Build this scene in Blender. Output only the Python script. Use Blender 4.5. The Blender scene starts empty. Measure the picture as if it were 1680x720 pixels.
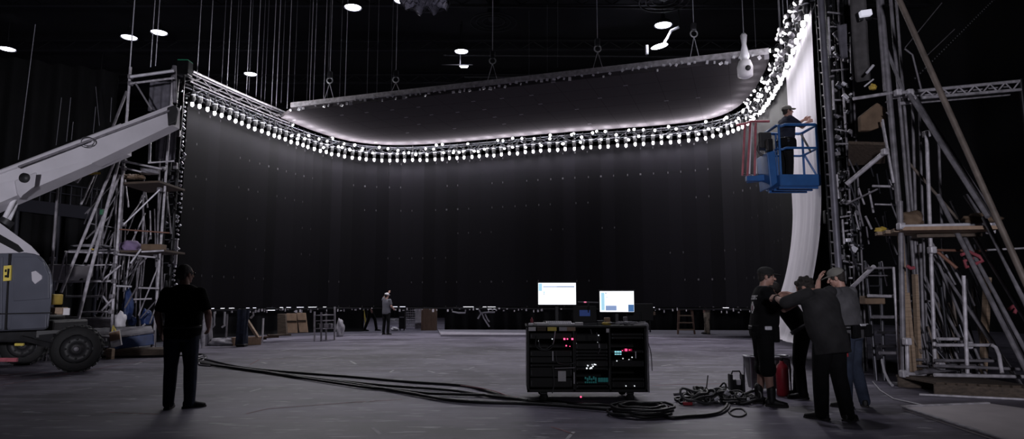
import bpy, bmesh, math, random
from mathutils import Vector, Matrix, Euler
from mathutils.bvhtree import BVHTree
R = math.radians
V = Vector
scene = bpy.context.scene
COL = scene.collection
rnd = random.Random(7)

# ------------------------------------------------------------------ camera
F_PX, PITCH, CAM_H = 1100.0, R(6.95), 1.32
CP, SP = math.cos(PITCH), math.sin(PITCH)
cam_data = bpy.data.cameras.new('camera')
cam = bpy.data.objects.new('camera', cam_data)
COL.objects.link(cam)
cam.location = (0, 0, CAM_H)
cam.rotation_euler = (R(90) + PITCH, 0, 0)
cam_data.sensor_width = 36.0
cam_data.lens = 36.0 * F_PX / 1680.0
cam_data.clip_end = 300
scene.camera = cam

def ray(px, py):
    u, v = px - 840.0, 360.0 - py
    return V((u, F_PX * CP - v * SP, F_PX * SP + v * CP))
def P(px, py, y):            # measured point of the photograph at distance y
    r = ray(px, py); t = y / r.y
    return V((r.x * t, y, CAM_H + r.z * t))
def G(px, py, z=0.0):        # measured point of the photograph at height z
    r = ray(px, py); t = (z - CAM_H) / r.z
    return V((r.x * t, r.y * t, z))

# ------------------------------------------------------------------ materials
def mat(name, col, rough=0.6, metal=0.0, var=0.0, scale=6.0, bump=0.0, bscale=40.0, emit=None, estr=0.0, spec=0.5, stretch=None, sheen=0.0):
    m = bpy.data.materials.new(name); m.use_nodes = True
    nt = m.node_tree; b = nt.nodes['Principled BSDF']
    b.inputs['Base Color'].default_value = (*col, 1)
    b.inputs['Roughness'].default_value = rough
    b.inputs['Metallic'].default_value = metal
    b.inputs['Specular IOR Level'].default_value = spec
    tc = nt.nodes.new('ShaderNodeTexCoord')
    src = tc.outputs['Object']
    if stretch:
        mp = nt.nodes.new('ShaderNodeMapping'); mp.inputs['Scale'].default_value = stretch
        nt.links.new(src, mp.inputs['Vector']); src = mp.outputs['Vector']
    if var > 0:
        n = nt.nodes.new('ShaderNodeTexNoise'); n.inputs['Scale'].default_value = scale; n.inputs['Detail'].default_value = 5
        nt.links.new(src, n.inputs['Vector'])
        r = nt.nodes.new('ShaderNodeValToRGB')
        r.color_ramp.elements[0].position = 0.3; r.color_ramp.elements[1].position = 0.7
        r.color_ramp.elements[0].color = (*[c * (1 - var) for c in col], 1)
        r.color_ramp.elements[1].color = (*[min(1, c * (1 + var)) for c in col], 1)
        nt.links.new(n.outputs['Fac'], r.inputs['Fac']); nt.links.new(r.outputs['Color'], b.inputs['Base Color'])
    if bump > 0:
        n2 = nt.nodes.new('ShaderNodeTexNoise'); n2.inputs['Scale'].default_value = bscale; n2.inputs['Detail'].default_value = 4
        nt.links.new(src, n2.inputs['Vector'])
        bp = nt.nodes.new('ShaderNodeBump'); bp.inputs['Strength'].default_value = bump; bp.inputs['Distance'].default_value = 0.02
        nt.links.new(n2.outputs['Fac'], bp.inputs['Height']); nt.links.new(bp.outputs['Normal'], b.inputs['Normal'])
    if emit:
        b.inputs['Emission Color'].default_value = (*emit, 1); b.inputs['Emission Strength'].default_value = estr
    return m

M = {}
M['black'] = mat('black_paint', (.006, .006, .007), .6)
M['blackmetal'] = mat('black_metal', (.02, .02, .022), .4, .6, var=.3)
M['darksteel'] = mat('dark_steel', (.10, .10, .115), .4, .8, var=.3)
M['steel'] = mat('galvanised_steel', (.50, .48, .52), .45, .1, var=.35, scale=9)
M['dimsteel'] = mat('dim_steel', (.19, .18, .20), .5, .1, var=.4, scale=7)  # darker copy of the steel, dimness put into its colour
M['brightsteel'] = mat('bright_steel', (.75, .74, .80), .35, .15, var=.2)
M['rustpole'] = mat('brown_pole', (.15, .122, .105), .6, .1, var=.35, scale=5)
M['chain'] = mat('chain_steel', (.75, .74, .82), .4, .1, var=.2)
M['chaindim'] = mat('chain_dim', (.26, .26, .30), .5, .1)  # chain steel darkened in colour for cables faint in the dark
M['wood'] = mat('raw_timber', (.30, .215, .15), .7, var=.3, scale=4, stretch=(1, 1, 12))
M['darkwood'] = mat('dark_plank', (.085, .062, .046), .75, var=.4, scale=4, stretch=(1, 8, 8))
M['plywood'] = mat('plywood', (.34, .225, .15), .7, var=.18, scale=3, stretch=(4, 4, 1))
M['card'] = mat('brown_card', (.17, .115, .075), .8, var=.25, scale=5)
M['drape'] = mat('black_drape', (.004, .004, .005), .9, var=.3, scale=3)
M['greydrape'] = mat('grey_drape', (.13, .125, .15), .9, var=.3, scale=6)
M['liftgrey'] = mat('lift_grey_paint', (.095, .10, .125), .42, var=.10, scale=2.5)
M['liftpale'] = mat('lift_pale_paint', (.55, .53, .57), .5, var=.08, scale=2.0)
M['liftdark'] = mat('lift_dark_parts', (.02, .02, .022), .55, var=.3)
M['rubber'] = mat('tyre_rubber', (.009, .009, .0095), .75, var=.3, bump=.2)
M['yellow'] = mat('yellow_paint', (.52, .36, .06), .55, var=.2)
M['label_yellow'] = mat('yellow_label', (.75, .60, .12), .6, var=.1)
M['white'] = mat('white_plastic', (.72, .70, .74), .5, var=.08)
M['paper'] = mat('white_paper', (.70, .68, .70), .8, var=.08)
M['blue'] = mat('blue_lift_paint', (.025, .115, .34), .42, var=.15, scale=4)
M['bluetarp'] = mat('blue_tarp', (.012, .036, .14), .6, var=.4, scale=6, bump=.5, bscale=9)
M['red'] = mat('red_paint', (.38, .02, .035), .5, var=.15)
M['pinkred'] = mat('faded_red_strap', (.30, .06, .08), .7, var=.25)
M['redwhite'] = mat('red_white_rail', (.45, .12, .15), .5, var=.3)
M['purplecloth'] = mat('purple_grey_cloth', (.23, .17, .30), .9, var=.3, bump=.6, bscale=14)
M['greycloth'] = mat('grey_cloth', (.26, .25, .28), .9, var=.3, bump=.6, bscale=14)
M['sheet'] = mat('pale_sheet', (.72, .69, .75), .75, var=.07, scale=.8, stretch=(1, 1, .12), bump=.10, bscale=5)
M['board'] = mat('grey_board', (.60, .55, .57), .55, var=.08, scale=3)
M['cable'] = mat('black_cable', (.010, .010, .011), .45)
M['cablegrey'] = mat('grey_cable', (.06, .06, .065), .5)
M['cablewhite'] = mat('pale_cable', (.35, .34, .37), .5)
M['skin'] = mat('skin', (.42, .24, .19), .55, var=.10, scale=14)
M['hairdark'] = mat('dark_hair', (.022, .017, .015), .7, var=.4, scale=60, bump=.6, bscale=120)
M['hairgrey'] = mat('greying_hair', (.060, .052, .052), .7, var=.5, scale=60, bump=.6, bscale=120)
M['tee'] = mat('black_tee', (.0055, .0055, .0065), .95, var=.3, scale=6, bump=.35, bscale=9, spec=.2)
M['navytee'] = mat('navy_tee', (.022, .025, .042), .9, var=.3, scale=6, bump=.4, bscale=9, spec=.2)
M['greyshirt'] = mat('charcoal_shirt', (.030, .029, .031), .9, var=.3, scale=6, bump=.45, bscale=9, spec=.2)
M['greytee'] = mat('grey_tee', (.085, .083, .090), .9, var=.3, scale=6, bump=.45, bscale=9, spec=.2)
M['jeans'] = mat('dark_jeans', (.030, .036, .058), .85, var=.35, scale=8, bump=.4, bscale=11, spec=.25)
M['bluejeans'] = mat('blue_jeans', (.036, .046, .075), .85, var=.35, scale=8, bump=.4, bscale=11, spec=.25)
M['blackpants'] = mat('black_trousers', (.007, .007, .008), .9, var=.3, scale=8, bump=.4, bscale=10, spec=.2)
M['camo'] = mat('camouflage_cloth', (.26, .22, .17), .9, var=.7, scale=9, bump=.3)
M['shoe'] = mat('black_shoe', (.010, .010, .010), .55)
M['sole'] = mat('shoe_sole', (.03, .028, .027), .8)
M['eyewhite'] = mat('eye_white', (.55, .53, .52), .3)
M['eyedark'] = mat('eye_iris', (.02, .015, .012), .2)
M['lens'] = mat('dark_lens', (.01, .01, .012), .1)
M['capgrey'] = mat('grey_cap', (.16, .155, .14), .9, var=.2, bump=.3)
M['capblack'] = mat('black_cap', (.012, .012, .012), .85, var=.2, bump=.3)
M['bulb'] = mat('glowing_bulb', (.9, .9, .95), .3, emit=(1.0, .965, 1.0), estr=8)
M['bulbsmall'] = mat('glowing_small_bulb', (.9, .9, .95), .3, emit=(1.0, .965, 1.0), estr=7)
M['highbay'] = mat('glowing_high_bay', (.9, .9, 1), .3, emit=(.86, .86, 1.0), estr=9)
M['fluor'] = mat('glowing_panel', (.9, .9, 1), .3, emit=(.88, .86, 1.0), estr=3.0)
M['screen'] = mat('lit_screen', (.6, .6, .6), .3, emit=(.93, .96, 1.0), estr=1.35)
M['screenblue'] = mat('screen_blue_bar', (.1, .2, .5), .3, emit=(.05, .20, .50), estr=.55)
M['screenpale'] = mat('screen_pale_cyan', (.4, .6, .8), .3, emit=(.42, .76, .95), estr=.85)
M['screenmid'] = mat('screen_grey_blue', (.3, .4, .6), .3, emit=(.25, .36, .62), estr=.8)
M['screendim'] = mat('screen_dim_blue', (.02, .03, .1), .3, emit=(.03, .08, .35), estr=.22)
M['ledred'] = mat('red_indicator', (.6, .02, .1), .3, emit=(1, .06, .18), estr=3.0)
M['ledcyan'] = mat('cyan_indicator', (.2, .6, .7), .3, emit=(.35, .85, .95), estr=.9)
M['ledgreen'] = mat('teal_display', (.02, .2, .2), .3, emit=(.03, .30, .30), estr=.07)
M['ledwhite'] = mat('white_indicator', (.6, .6, .6), .3, emit=(.9, .95, 1), estr=.9)
M['tapewhite'] = mat('white_tape', (.42, .41, .44), .6, var=.2)
M['tapered'] = mat('faded_red_tape', (.20, .085, .10), .6, var=.5, scale=12)
M['glass'] = mat('lamp_glass', (.6, .6, .65), .1)
M['copper'] = mat('copper_pipe', (.28, .14, .10), .5, .3)

# ------------------------------------------------------------------ mesh builder
class MB:
    def __init__(self): self.v = []; self.f = []; self.s = []
    def add(self, vs, fs, smooth=False):
        b = len(self.v); self.v += [V(p) for p in vs]
        self.f += [tuple(b + i for i in f) for f in fs]; self.s += [smooth] * len(fs)
        return self
    def box(self, c, size, rot=None, bevel=0.0):
        c = V(c); hx, hy, hz = size[0] / 2, size[1] / 2, size[2] / 2
        if bevel <= 0:
            vs = [V((x * hx, y * hy, z * hz)) for z in (-1, 1) for y in (-1, 1) for x in (-1, 1)]
            fs = [(0, 2, 3, 1), (4, 5, 7, 6), (0, 1, 5, 4), (2, 6, 7, 3), (0, 4, 6, 2), (1, 3, 7, 5)]
        else:
            bm = bmesh.new(); bmesh.ops.create_cube(bm, size=1.0)
            for w in bm.verts: w.co = V((w.co.x * 2 * hx, w.co.y * 2 * hy, w.co.z * 2 * hz))
            bmesh.ops.bevel(bm, geom=list(bm.edges), offset=bevel, segments=2, affect='EDGES', profile=.5)
            bm.verts.index_update(); vs = [w.co.copy() for w in bm.verts]; fs = [tuple(w.index for w in f.verts) for f in bm.faces]; bm.free()
        if rot is not None: vs = [rot @ p for p in vs]
        return self.add([c + p for p in vs], fs)
    def beam(self, a, b, w, h, up=V((0, 0, 1)), bevel=0.0):     # rectangular bar from a to b: w across, h along up
        a, b = V(a), V(b); d = b - a; y = d.normalized()
        x = y.cross(up)
        if x.length < 1e-4: x = V((1, 0, 0))
        x.normalize(); z = x.cross(y)
        rot = Matrix((x, y, z)).transposed()
        return self.box((a + b) / 2, (w, d.length, h), rot, bevel)
    def tube(self, a, b, r, n=8, r2=None, cap=True):
        return self.path([a, b], r if r2 is None else [r, r2], n, cap)
    def path(self, pts, r, n=8, cap=True, closed=False):
        pts = [V(p) for p in pts]; k = len(pts)
        rs = r if isinstance(r, (list, tuple)) else [r] * k
        vs, fs = [], []; prev = None
        for i, p in enumerate(pts):
            if closed: d = pts[(i + 1) % k] - pts[i - 1]
            else: d = pts[min(i + 1, k - 1)] - pts[max(i - 1, 0)]
            d = d.normalized() if d.length > 1e-9 else V((0, 0, 1))
            if prev is None:
                x = d.cross(V((0, 0, 1)))
                if x.length < 1e-3: x = d.cross(V((0, 1, 0)))
            else:
                x = prev - d * prev.dot(d)
                if x.length < 1e-6: x = d.cross(V((0, 0, 1)))
            x.normalize(); prev = x; y = d.cross(x)
            for j in range(n):
                a = 2 * math.pi * j / n
                vs.append(p + (x * math.cos(a) + y * math.sin(a)) * rs[i])
        m = k if closed else k - 1
        for i in range(m):
            for j in range(n):
                i2 = (i + 1) % k
                fs.append((i * n + j, i * n + (j + 1) % n, i2 * n + (j + 1) % n, i2 * n + j))
        self.add(vs, fs, True)
        if cap and not closed:
            self.add(vs[:n], [tuple(reversed(range(n)))]); self.add(vs[-n:], [tuple(range(n))])
        return self
    def seg(self, a, b, ra, rb, n=12):        # capsule with two radii, closed
        a, b = V(a), V(b); d = b - a; L = d.length
        d = d / L if L > 1e-6 else V((0, 0, 1))
        pts, rs = [], []
        for t in (-1, -.92, -.7, -.38, 0): pts.append(a + d * ra * t); rs.append(ra * max(.02, math.sqrt(max(0, 1 - t * t))))
        for t in (0, .38, .7, .92, 1): pts.append(b + d * rb * t); rs.append(rb * max(.02, math.sqrt(max(0, 1 - t * t))))
        # strictly ordered rings
        return self._rings(pts, rs, d, n)
    def _rings(self, pts, rs, d, n):
        x = d.cross(V((0, 0, 1)))
        if x.length < 1e-3: x = d.cross(V((0, 1, 0)))
        x.normalize(); y = d.cross(x); vs, fs = [], []
        for p, r in zip(pts, rs):
            for j in range(n):
                a = 2 * math.pi * j / n; vs.append(p + (x * math.cos(a) + y * math.sin(a)) * r)
        for i in range(len(pts) - 1):
            for j in range(n): fs.append((i * n + j, i * n + (j + 1) % n, (i + 1) * n + (j + 1) % n, (i + 1) * n + j))
        fs.append(tuple(reversed(range(n)))); k = (len(pts) - 1) * n; fs.append(tuple(k + j for j in range(n)))
        return self.add(vs, fs, True)
    def ell(self, c, r, rot=None, n=16, m=10):
        c = V(c); vs, fs = [], []
        for i in range(1, m):
            t = math.pi * i / m
            for j in range(n):
                a = 2 * math.pi * j / n
                vs.append(V((r[0] * math.sin(t) * math.cos(a), r[1] * math.sin(t) * math.sin(a), r[2] * math.cos(t))))
        top, bot = len(vs), len(vs) + 1
        vs += [V((0, 0, r[2])), V((0, 0, -r[2]))]
        for i in range(m - 2):
            for j in range(n): fs.append((i * n + j, (i + 1) * n + j, (i + 1) * n + (j + 1) % n, i * n + (j + 1) % n))
        for j in range(n):
            fs.append((top, j, (j + 1) % n)); k = (m - 2) * n; fs.append((bot, k + (j + 1) % n, k + j))
        if rot is not None: vs = [rot @ p for p in vs]
        return self.add([c + p for p in vs], fs, True)
    def loft(self, rings, n=20, p=2.3):          # rings: (centre, u, v) half axes; superellipse
        vs, fs = [], []
        for c, u, w in rings:
            for j in range(n):
                a = 2 * math.pi * j / n; ca, sa = math.cos(a), math.sin(a)
                vs.append(V(c) + V(u) * (math.copysign(abs(ca) ** (2 / p), ca)) + V(w) * (math.copysign(abs(sa) ** (2 / p), sa)))
        for i in range(len(rings) - 1):
            for j in range(n): fs.append((i * n + j, i * n + (j + 1) % n, (i + 1) * n + (j + 1) % n, (i + 1) * n + j))
        fs.append(tuple(reversed(range(n)))); k = (len(rings) - 1) * n; fs.append(tuple(k + j for j in range(n)))
        return self.add(vs, fs, True)
    def lathe(self, prof, c=(0, 0, 0), axis=V((0, 0, 1)), n=24, cap=True):     # prof: (r, h) along axis
        axis = V(axis).normalized(); x = axis.cross(V((0, 0, 1)))
        if x.length < 1e-3: x = V((1, 0, 0))
        x.normalize(); y = axis.cross(x); c = V(c); vs, fs = [], []
        for r, h in prof:
            for j in range(n):
                a = 2 * math.pi * j / n; vs.append(c + axis * h + (x * math.cos(a) + y * math.sin(a)) * r)
        for i in range(len(prof) - 1):
            for j in range(n): fs.append((i * n + j, i * n + (j + 1) % n, (i + 1) * n + (j + 1) % n, (i + 1) * n + j))
        if cap:
            fs.append(tuple(reversed(range(n)))); k = (len(prof) - 1) * n; fs.append(tuple(k + j for j in range(n)))
        return self.add(vs, fs, True)
    def torus(self, c, axis, r, r2, n=24, m=8, sx=1.0):
        axis = V(axis).normalized(); x = axis.cross(V((0, 0, 1)))
        if x.length < 1e-3: x = V((1, 0, 0))
        x.normalize(); y = axis.cross(x)
        return self.path([V(c) + x * r * sx * math.cos(2 * math.pi * i / n) + y * r * math.sin(2 * math.pi * i / n) for i in range(n)], r2, m, closed=True)
    def prism(self, poly, dvec, bevel=0.0):        # planar polygon (3-D points) swept by dvec
        poly = [V(p) for p in poly]; n = len(poly); d = V(dvec)
        if bevel <= 0:
            vs = poly + [p + d for p in poly]
            fs = [tuple(reversed(range(n))), tuple(range(n, 2 * n))] + [(i, (i + 1) % n, n + (i + 1) % n, n + i) for i in range(n)]
            return self.add(vs, fs)
        bm = bmesh.new(); a = [bm.verts.new(p) for p in poly]; b = [bm.verts.new(p + d) for p in poly]
        bm.faces.new(list(reversed(a))); bm.faces.new(b)
        for i in range(n): bm.faces.new((a[i], a[(i + 1) % n], b[(i + 1) % n], b[i]))
        bmesh.ops.bevel(bm, geom=list(bm.edges), offset=bevel, segments=3, affect='EDGES', profile=.5)
        bm.verts.index_update(); vs = [w.co.copy() for w in bm.verts]; fs = [tuple(w.index for w in f.verts) for f in bm.faces]; bm.free()
        return self.add(vs, fs)
    def grid(self, fn, nu, nv, thick=None):         # fn(u,v)->point ; thick: vector offset for a back side
        vs = [V(fn(i / nu, j / nv)) for i in range(nu + 1) for j in range(nv + 1)]
        w = nv + 1
        fs = [(i * w + j, (i + 1) * w + j, (i + 1) * w + j + 1, i * w + j + 1) for i in range(nu) for j in range(nv)]
        if thick is None: return self.add(vs, fs, True)
        k = len(vs); t = V(thick)
        edge = [i * w for i in range(nu + 1)] + [nu * w + j for j in range(1, nv + 1)] + [i * w + nv for i in range(nu - 1, -1, -1)] + [j for j in range(nv - 1, 0, -1)]
        vs2 = vs + [p + t for p in vs]
        fs2 = fs + [tuple(k + a for a in reversed(f)) for f in fs]
        fs2 += [(edge[i], edge[(i + 1) % len(edge)], k + edge[(i + 1) % len(edge)], k + edge[i]) for i in range(len(edge))]
        return self.add(vs2, fs2, True)
    def build(self, name, m, parent=None, world=True):
        me = bpy.data.meshes.new(name)
        vs = self.v
        if parent is not None and world:
            inv = wmat(parent).inverted(); vs = [inv @ p for p in vs]
        me.from_pydata([tuple(p) for p in vs], [], self.f)
        me.polygons.foreach_set('use_smooth', self.s)
        me.materials.append(M[m] if isinstance(m, str) else m); me.update()
        o = bpy.data.objects.new(name, me); COL.objects.link(o)
        if parent is not None: o.parent = parent
        return o

def wmat(o):
    m = o.matrix_basis.copy()
    while o.parent is not None: o = o.parent; m = o.matrix_basis @ m
    return m
def tag(o, label, cat, group=None, kind=None):
    o['label'] = label; o['category'] = cat
    if group: o['group'] = group
    if kind: o['kind'] = kind
    return o
def thing(name, label, cat, loc=(0, 0, 0), rz=0.0, group=None):
    o = bpy.data.objects.new(name, None); o.empty_display_size = .1; COL.objects.link(o)
    o.location = loc; o.rotation_euler = (0, 0, rz)
    return tag(o, label, cat, group)
def single(name, mb, m, label, cat, group=None, base=None):       # a thing that is one mesh, origin at its base
    if base is None:
        xs = [p.x for p in mb.v]; ys = [p.y for p in mb.v]; zs = [p.z for p in mb.v]
        base = V(((min(xs) + max(xs)) / 2, (min(ys) + max(ys)) / 2, min(zs)))
    mb.v = [p - base for p in mb.v]
    o = mb.build(name, m); o.location = base
    return tag(o, label, cat, group)
def struct(name, mb, m):
    o = mb.build(name, m); o['kind'] = 'structure'; o['label'] = name.replace('_', ' '); o['category'] = 'structure'
    return o
def kids(o): return [c for c in bpy.data.objects if c.parent == o]
def copy_tree(o, ch=None, parent=None):
    c = o.copy(); COL.objects.link(c)
    if parent is not None: c.parent = parent
    for k in (ch[o] if ch else kids(o)): copy_tree(k, ch, c)
    return c
def child_map(o):
    mp = {}
    def rec(x):
        mp[x] = kids(x)
        for k in mp[x]: rec(k)
    rec(o); return mp
def light(kind, loc, power, col=(1, 1, 1), parent=None, **kw):
    l = bpy.data.lights.new('lamp_or_fill_light', kind); l.energy = power; l.color = col
    for k, v in kw.items(): setattr(l, k, v)
    o = bpy.data.objects.new('lamp_or_fill_light', l); COL.objects.link(o); o.location = loc
    if parent is not None: o.parent = parent
    return o
def catmull(pts, n):
    pts = [V(p) for p in pts]; out = []
    ext = [pts[0] * 2 - pts[1]] + pts + [pts[-1] * 2 - pts[-2]]
    for i in range(1, len(ext) - 2):
        a, b, c, d = ext[i - 1:i + 3]
        for k in range(n):
            t = k / n
            out.append(.5 * ((2 * b) + (c - a) * t + (2 * a - 5 * b + 4 * c - d) * t * t + (3 * b - 3 * c + d - a) * t ** 3))
    out.append(pts[-1]); return out
def resample(pts, step=None, count=None):
    L = [0]
    for a, b in zip(pts, pts[1:]): L.append(L[-1] + (b - a).length)
    tot = L[-1]; n = count or max(1, round(tot / step)); out = []; j = 0
    for i in range(n + 1):
        s = tot * i / n
        while j < len(L) - 2 and L[j + 1] < s: j += 1
        t = (s - L[j]) / max(1e-9, L[j + 1] - L[j]); p = pts[j].lerp(pts[j + 1], min(1, t))
        d = (pts[j + 1] - pts[j]).normalized(); out.append((p, d))
    return out
# ------------------------------------------------------------------ room shell
def floor_material():
    m = bpy.data.materials.new('painted_stage_floor'); m.use_nodes = True
    nt = m.node_tree; b = nt.nodes['Principled BSDF']; L = nt.links.new
    tc = nt.nodes.new('ShaderNodeTexCoord')
    n1 = nt.nodes.new('ShaderNodeTexNoise'); n1.inputs['Scale'].default_value = .45; n1.inputs['Detail'].default_value = 8; n1.inputs['Roughness'].default_value = .65
    L(tc.outputs['Object'], n1.inputs['Vector'])
    mp = nt.nodes.new('ShaderNodeMapping'); mp.inputs['Scale'].default_value = (.16, 1.3, 1); mp.inputs['Rotation'].default_value = (0, 0, R(-14))
    L(tc.outputs['Object'], mp.inputs['Vector'])
    n2 = nt.nodes.new('ShaderNodeTexNoise'); n2.inputs['Scale'].default_value = 1.6; n2.inputs['Detail'].default_value = 10; n2.inputs['Roughness'].default_value = .7
    L(mp.outputs['Vector'], n2.inputs['Vector'])
    mx = nt.nodes.new('ShaderNodeMath'); mx.operation = 'ADD'; L(n1.outputs['Fac'], mx.inputs[0]); L(n2.outputs['Fac'], mx.inputs[1])
    r = nt.nodes.new('ShaderNodeValToRGB'); e = r.color_ramp.elements
    e[0].position = .43; e[0].color = (.070, .064, .084, 1); e[1].position = .58; e[1].color = (.212, .197, .255, 1)
    hm = nt.nodes.new('ShaderNodeMath'); hm.operation = 'MULTIPLY'; hm.inputs[1].default_value = .5; L(mx.outputs[0], hm.inputs[0]); L(hm.outputs[0], r.inputs['Fac'])
    # pale scuffs
    mp3 = nt.nodes.new('ShaderNodeMapping'); mp3.inputs['Scale'].default_value = (1.1, 5.0, 1); mp3.inputs['Rotation'].default_value = (0, 0, R(9)); L(tc.outputs['Object'], mp3.inputs['Vector'])
    n3 = nt.nodes.new('ShaderNodeTexNoise'); n3.inputs['Scale'].default_value = 1.9; n3.inputs['Detail'].default_value = 3; L(mp3.outputs['Vector'], n3.inputs['Vector'])
    r3 = nt.nodes.new('ShaderNodeValToRGB'); r3.color_ramp.elements[0].position = .615; r3.color_ramp.elements[1].position = .66; L(n3.outputs['Fac'], r3.inputs['Fac'])
    mix = nt.nodes.new('ShaderNodeMix'); mix.data_type = 'RGBA'; L(r3.outputs['Color'], mix.inputs['Factor']); L(r.outputs['Color'], mix.inputs[6]); mix.inputs[7].default_value = (.36, .35, .39, 1)
    L(mix.outputs[2], b.inputs['Base Color'])
    rr = nt.nodes.new('ShaderNodeMapRange'); rr.inputs['To Min'].default_value = .34; rr.inputs['To Max'].default_value = .62; L(n2.outputs['Fac'], rr.inputs['Value']); L(rr.outputs[0], b.inputs['Roughness'])
    b.inputs['Specular IOR Level'].default_value = .3
    bp = nt.nodes.new('ShaderNodeBump'); bp.inputs['Strength'].default_value = .12; bp.inputs['Distance'].default_value = .01; L(n2.outputs['Fac'], bp.inputs['Height']); L(bp.outputs['Normal'], b.inputs['Normal'])
    return m
M['floor'] = floor_material()
M['roomblack'] = mat('black_room_wall', (.006, .006, .0075), .95, var=.3, scale=.6)
M['ceilblack'] = mat('black_ceiling', (.010, .010, .013), .9, var=.3, scale=.5)
M['ceilsteel'] = mat('black_ceiling_steel', (.03, .03, .036), .6, .2)
ROOM_X0, ROOM_X1, ROOM_Y0, ROOM_Y1, ROOM_Z = -33.0, 21.0, -6.0, 55.0, 17.0
struct('floor', MB().box(((ROOM_X0 + ROOM_X1) / 2, (ROOM_Y0 + ROOM_Y1) / 2, -.1), (ROOM_X1 - ROOM_X0, ROOM_Y1 - ROOM_Y0, .2)), 'floor')
struct('ceiling', MB().box(((ROOM_X0 + ROOM_X1) / 2, (ROOM_Y0 + ROOM_Y1) / 2, ROOM_Z + .1), (ROOM_X1 - ROOM_X0, ROOM_Y1 - ROOM_Y0, .2)), 'ceilblack')
struct('wall_back', MB().box(((ROOM_X0 + ROOM_X1) / 2, ROOM_Y1 + .1, ROOM_Z / 2), (ROOM_X1 - ROOM_X0, .2, ROOM_Z)), 'roomblack')
struct('wall_left', MB().box((ROOM_X0 - .1, (ROOM_Y0 + ROOM_Y1) / 2, ROOM_Z / 2), (.2, ROOM_Y1 - ROOM_Y0, ROOM_Z)), 'roomblack')
struct('wall_right', MB().box((ROOM_X1 + .1, (ROOM_Y0 + ROOM_Y1) / 2, ROOM_Z / 2), (.2, ROOM_Y1 - ROOM_Y0, ROOM_Z)), 'roomblack')
# ceiling steelwork (structure)
for i, y in enumerate(range(8, 54, 6)):
    mb = MB()
    mb.box((-6, y, ROOM_Z - .45), (54, .25, .06)); mb.box((-6, y, ROOM_Z - 1.0), (54, .25, .06))
    for k in range(35):
        x = -32.5 + k * 1.5
        mb.tube((x, y, ROOM_Z - .95), (x + .75, y, ROOM_Z - .48), .03, 5); mb.tube((x + .75, y, ROOM_Z - .48), (x + 1.5, y, ROOM_Z - .95), .03, 5)
    o = struct('trim_%d' % (i + 1), mb, 'ceilsteel')
# pipes and round diffusers under the ceiling
for k, y in enumerate((23, 26.5, 28.5, 31.2, 37.5, 41)):
    single('ceiling_pipe', MB().tube((-8 + k, y, 15.6 - .1 * (k % 3)), (14, y + .3, 15.6 - .1 * (k % 3)), .07, 8), 'ceilsteel', 'thin dark pipe running across under the black ceiling', 'pipe', 'pipes under the ceiling')
for px, py in ((810, 37), (1090, 2)):
    c = G(px, py, 15.0)
    t = thing('round_diffuser', 'round dark air diffuser %s' % ('hanging behind the middle chain hoist' if px < 900 else 'cut by the top picture edge above the brightest ceiling lamp'), 'air diffuser', c)
    mb = MB()
    for r_ in (1.15, .85, .55): mb.torus(c + V((0, 0, .1 * (1.15 - r_))), (0, 0, 1), r_, .035, 28, 6)
    mb.build('ring', M['ceilsteel'], t)
    MB().lathe([(.25, 0), (.3, .3), (.3, ROOM_Z - c.z)], c + V((0, 0, .1)), n=14).build('duct', 'ceilsteel', t)

# black masking curtain on the right with folds, and low curtain behind the screen wall
def curtain(name, a, b, z0, z1, amp, wl, m, label, group=None):
    a, b = V(a), V(b); d = (b - a); L = d.length; d.normalize(); n = V((-d.y, d.x, 0)); nu = max(8, int(L / wl * 8))
    def fn(u, v):
        s = u * L
        return a + d * s + n * (amp * math.sin(2 * math.pi * s / wl) + .4 * amp * math.sin(2.7 * s / wl + 1)) + V((0, 0, z0 + v * (z1 - z0)))
    return single(name, MB().grid(fn, nu, 6, n * .015), m, label, 'curtain', group)
M['rightdrape'] = mat('dark_masking_curtain', (.022, .022, .026), .9, var=.3, scale=2)
curtain('masking_curtain', (12.8, 15.5, 0), (15.8, 17.5, 0), 0, 12.0, .16, .75, 'rightdrape', 'tall dark masking curtain in folds beyond the scaffold at far right')
curtain('masking_curtain', (-3.0, 30.2, 0), (10.5, 29.4, 0), 0, .97, .05, .6, 'drape', 'low black curtain hung behind the foot of the curved screen wall')
curtain('masking_curtain', (-21.5, 27, 0), (-17.6, 29, 0), 0, 11.5, .16, .8, 'drape', 'tall dark curtain in folds far behind the boom lift')

# ------------------------------------------------------------------ curved screen wall
ZT = 7.2
trace = [(308, 172), (350, 190), (400, 208), (440, 222), (470, 233), (500, 244), (530, 253), (560, 260), (600, 266), (640, 267), (680, 266), (720, 264), (760, 261), (800, 258),
         (850, 253), (900, 249), (950, 245), (1000, 242), (1050, 240), (1100, 236), (1150, 232), (1190, 227), (1222, 218), (1252, 202), (1285, 170), (1312, 95), (1336, 30)]
plan = [G(x, y, 0) if False else G(x, y, ZT) for x, y in trace]
plan = [V((p.x, p.y, 0)) for p in plan]
# smooth the measured plan
for _ in range(3): plan = [plan[0]] + [(plan[i - 1] + plan[i] * 2 + plan[i + 1]) / 4 for i in range(1, len(plan) - 1)] + [plan[-1]]
ring = catmull(plan, 8)
def inward(d): return V((d.y, -d.x, 0)).normalized()

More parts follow.
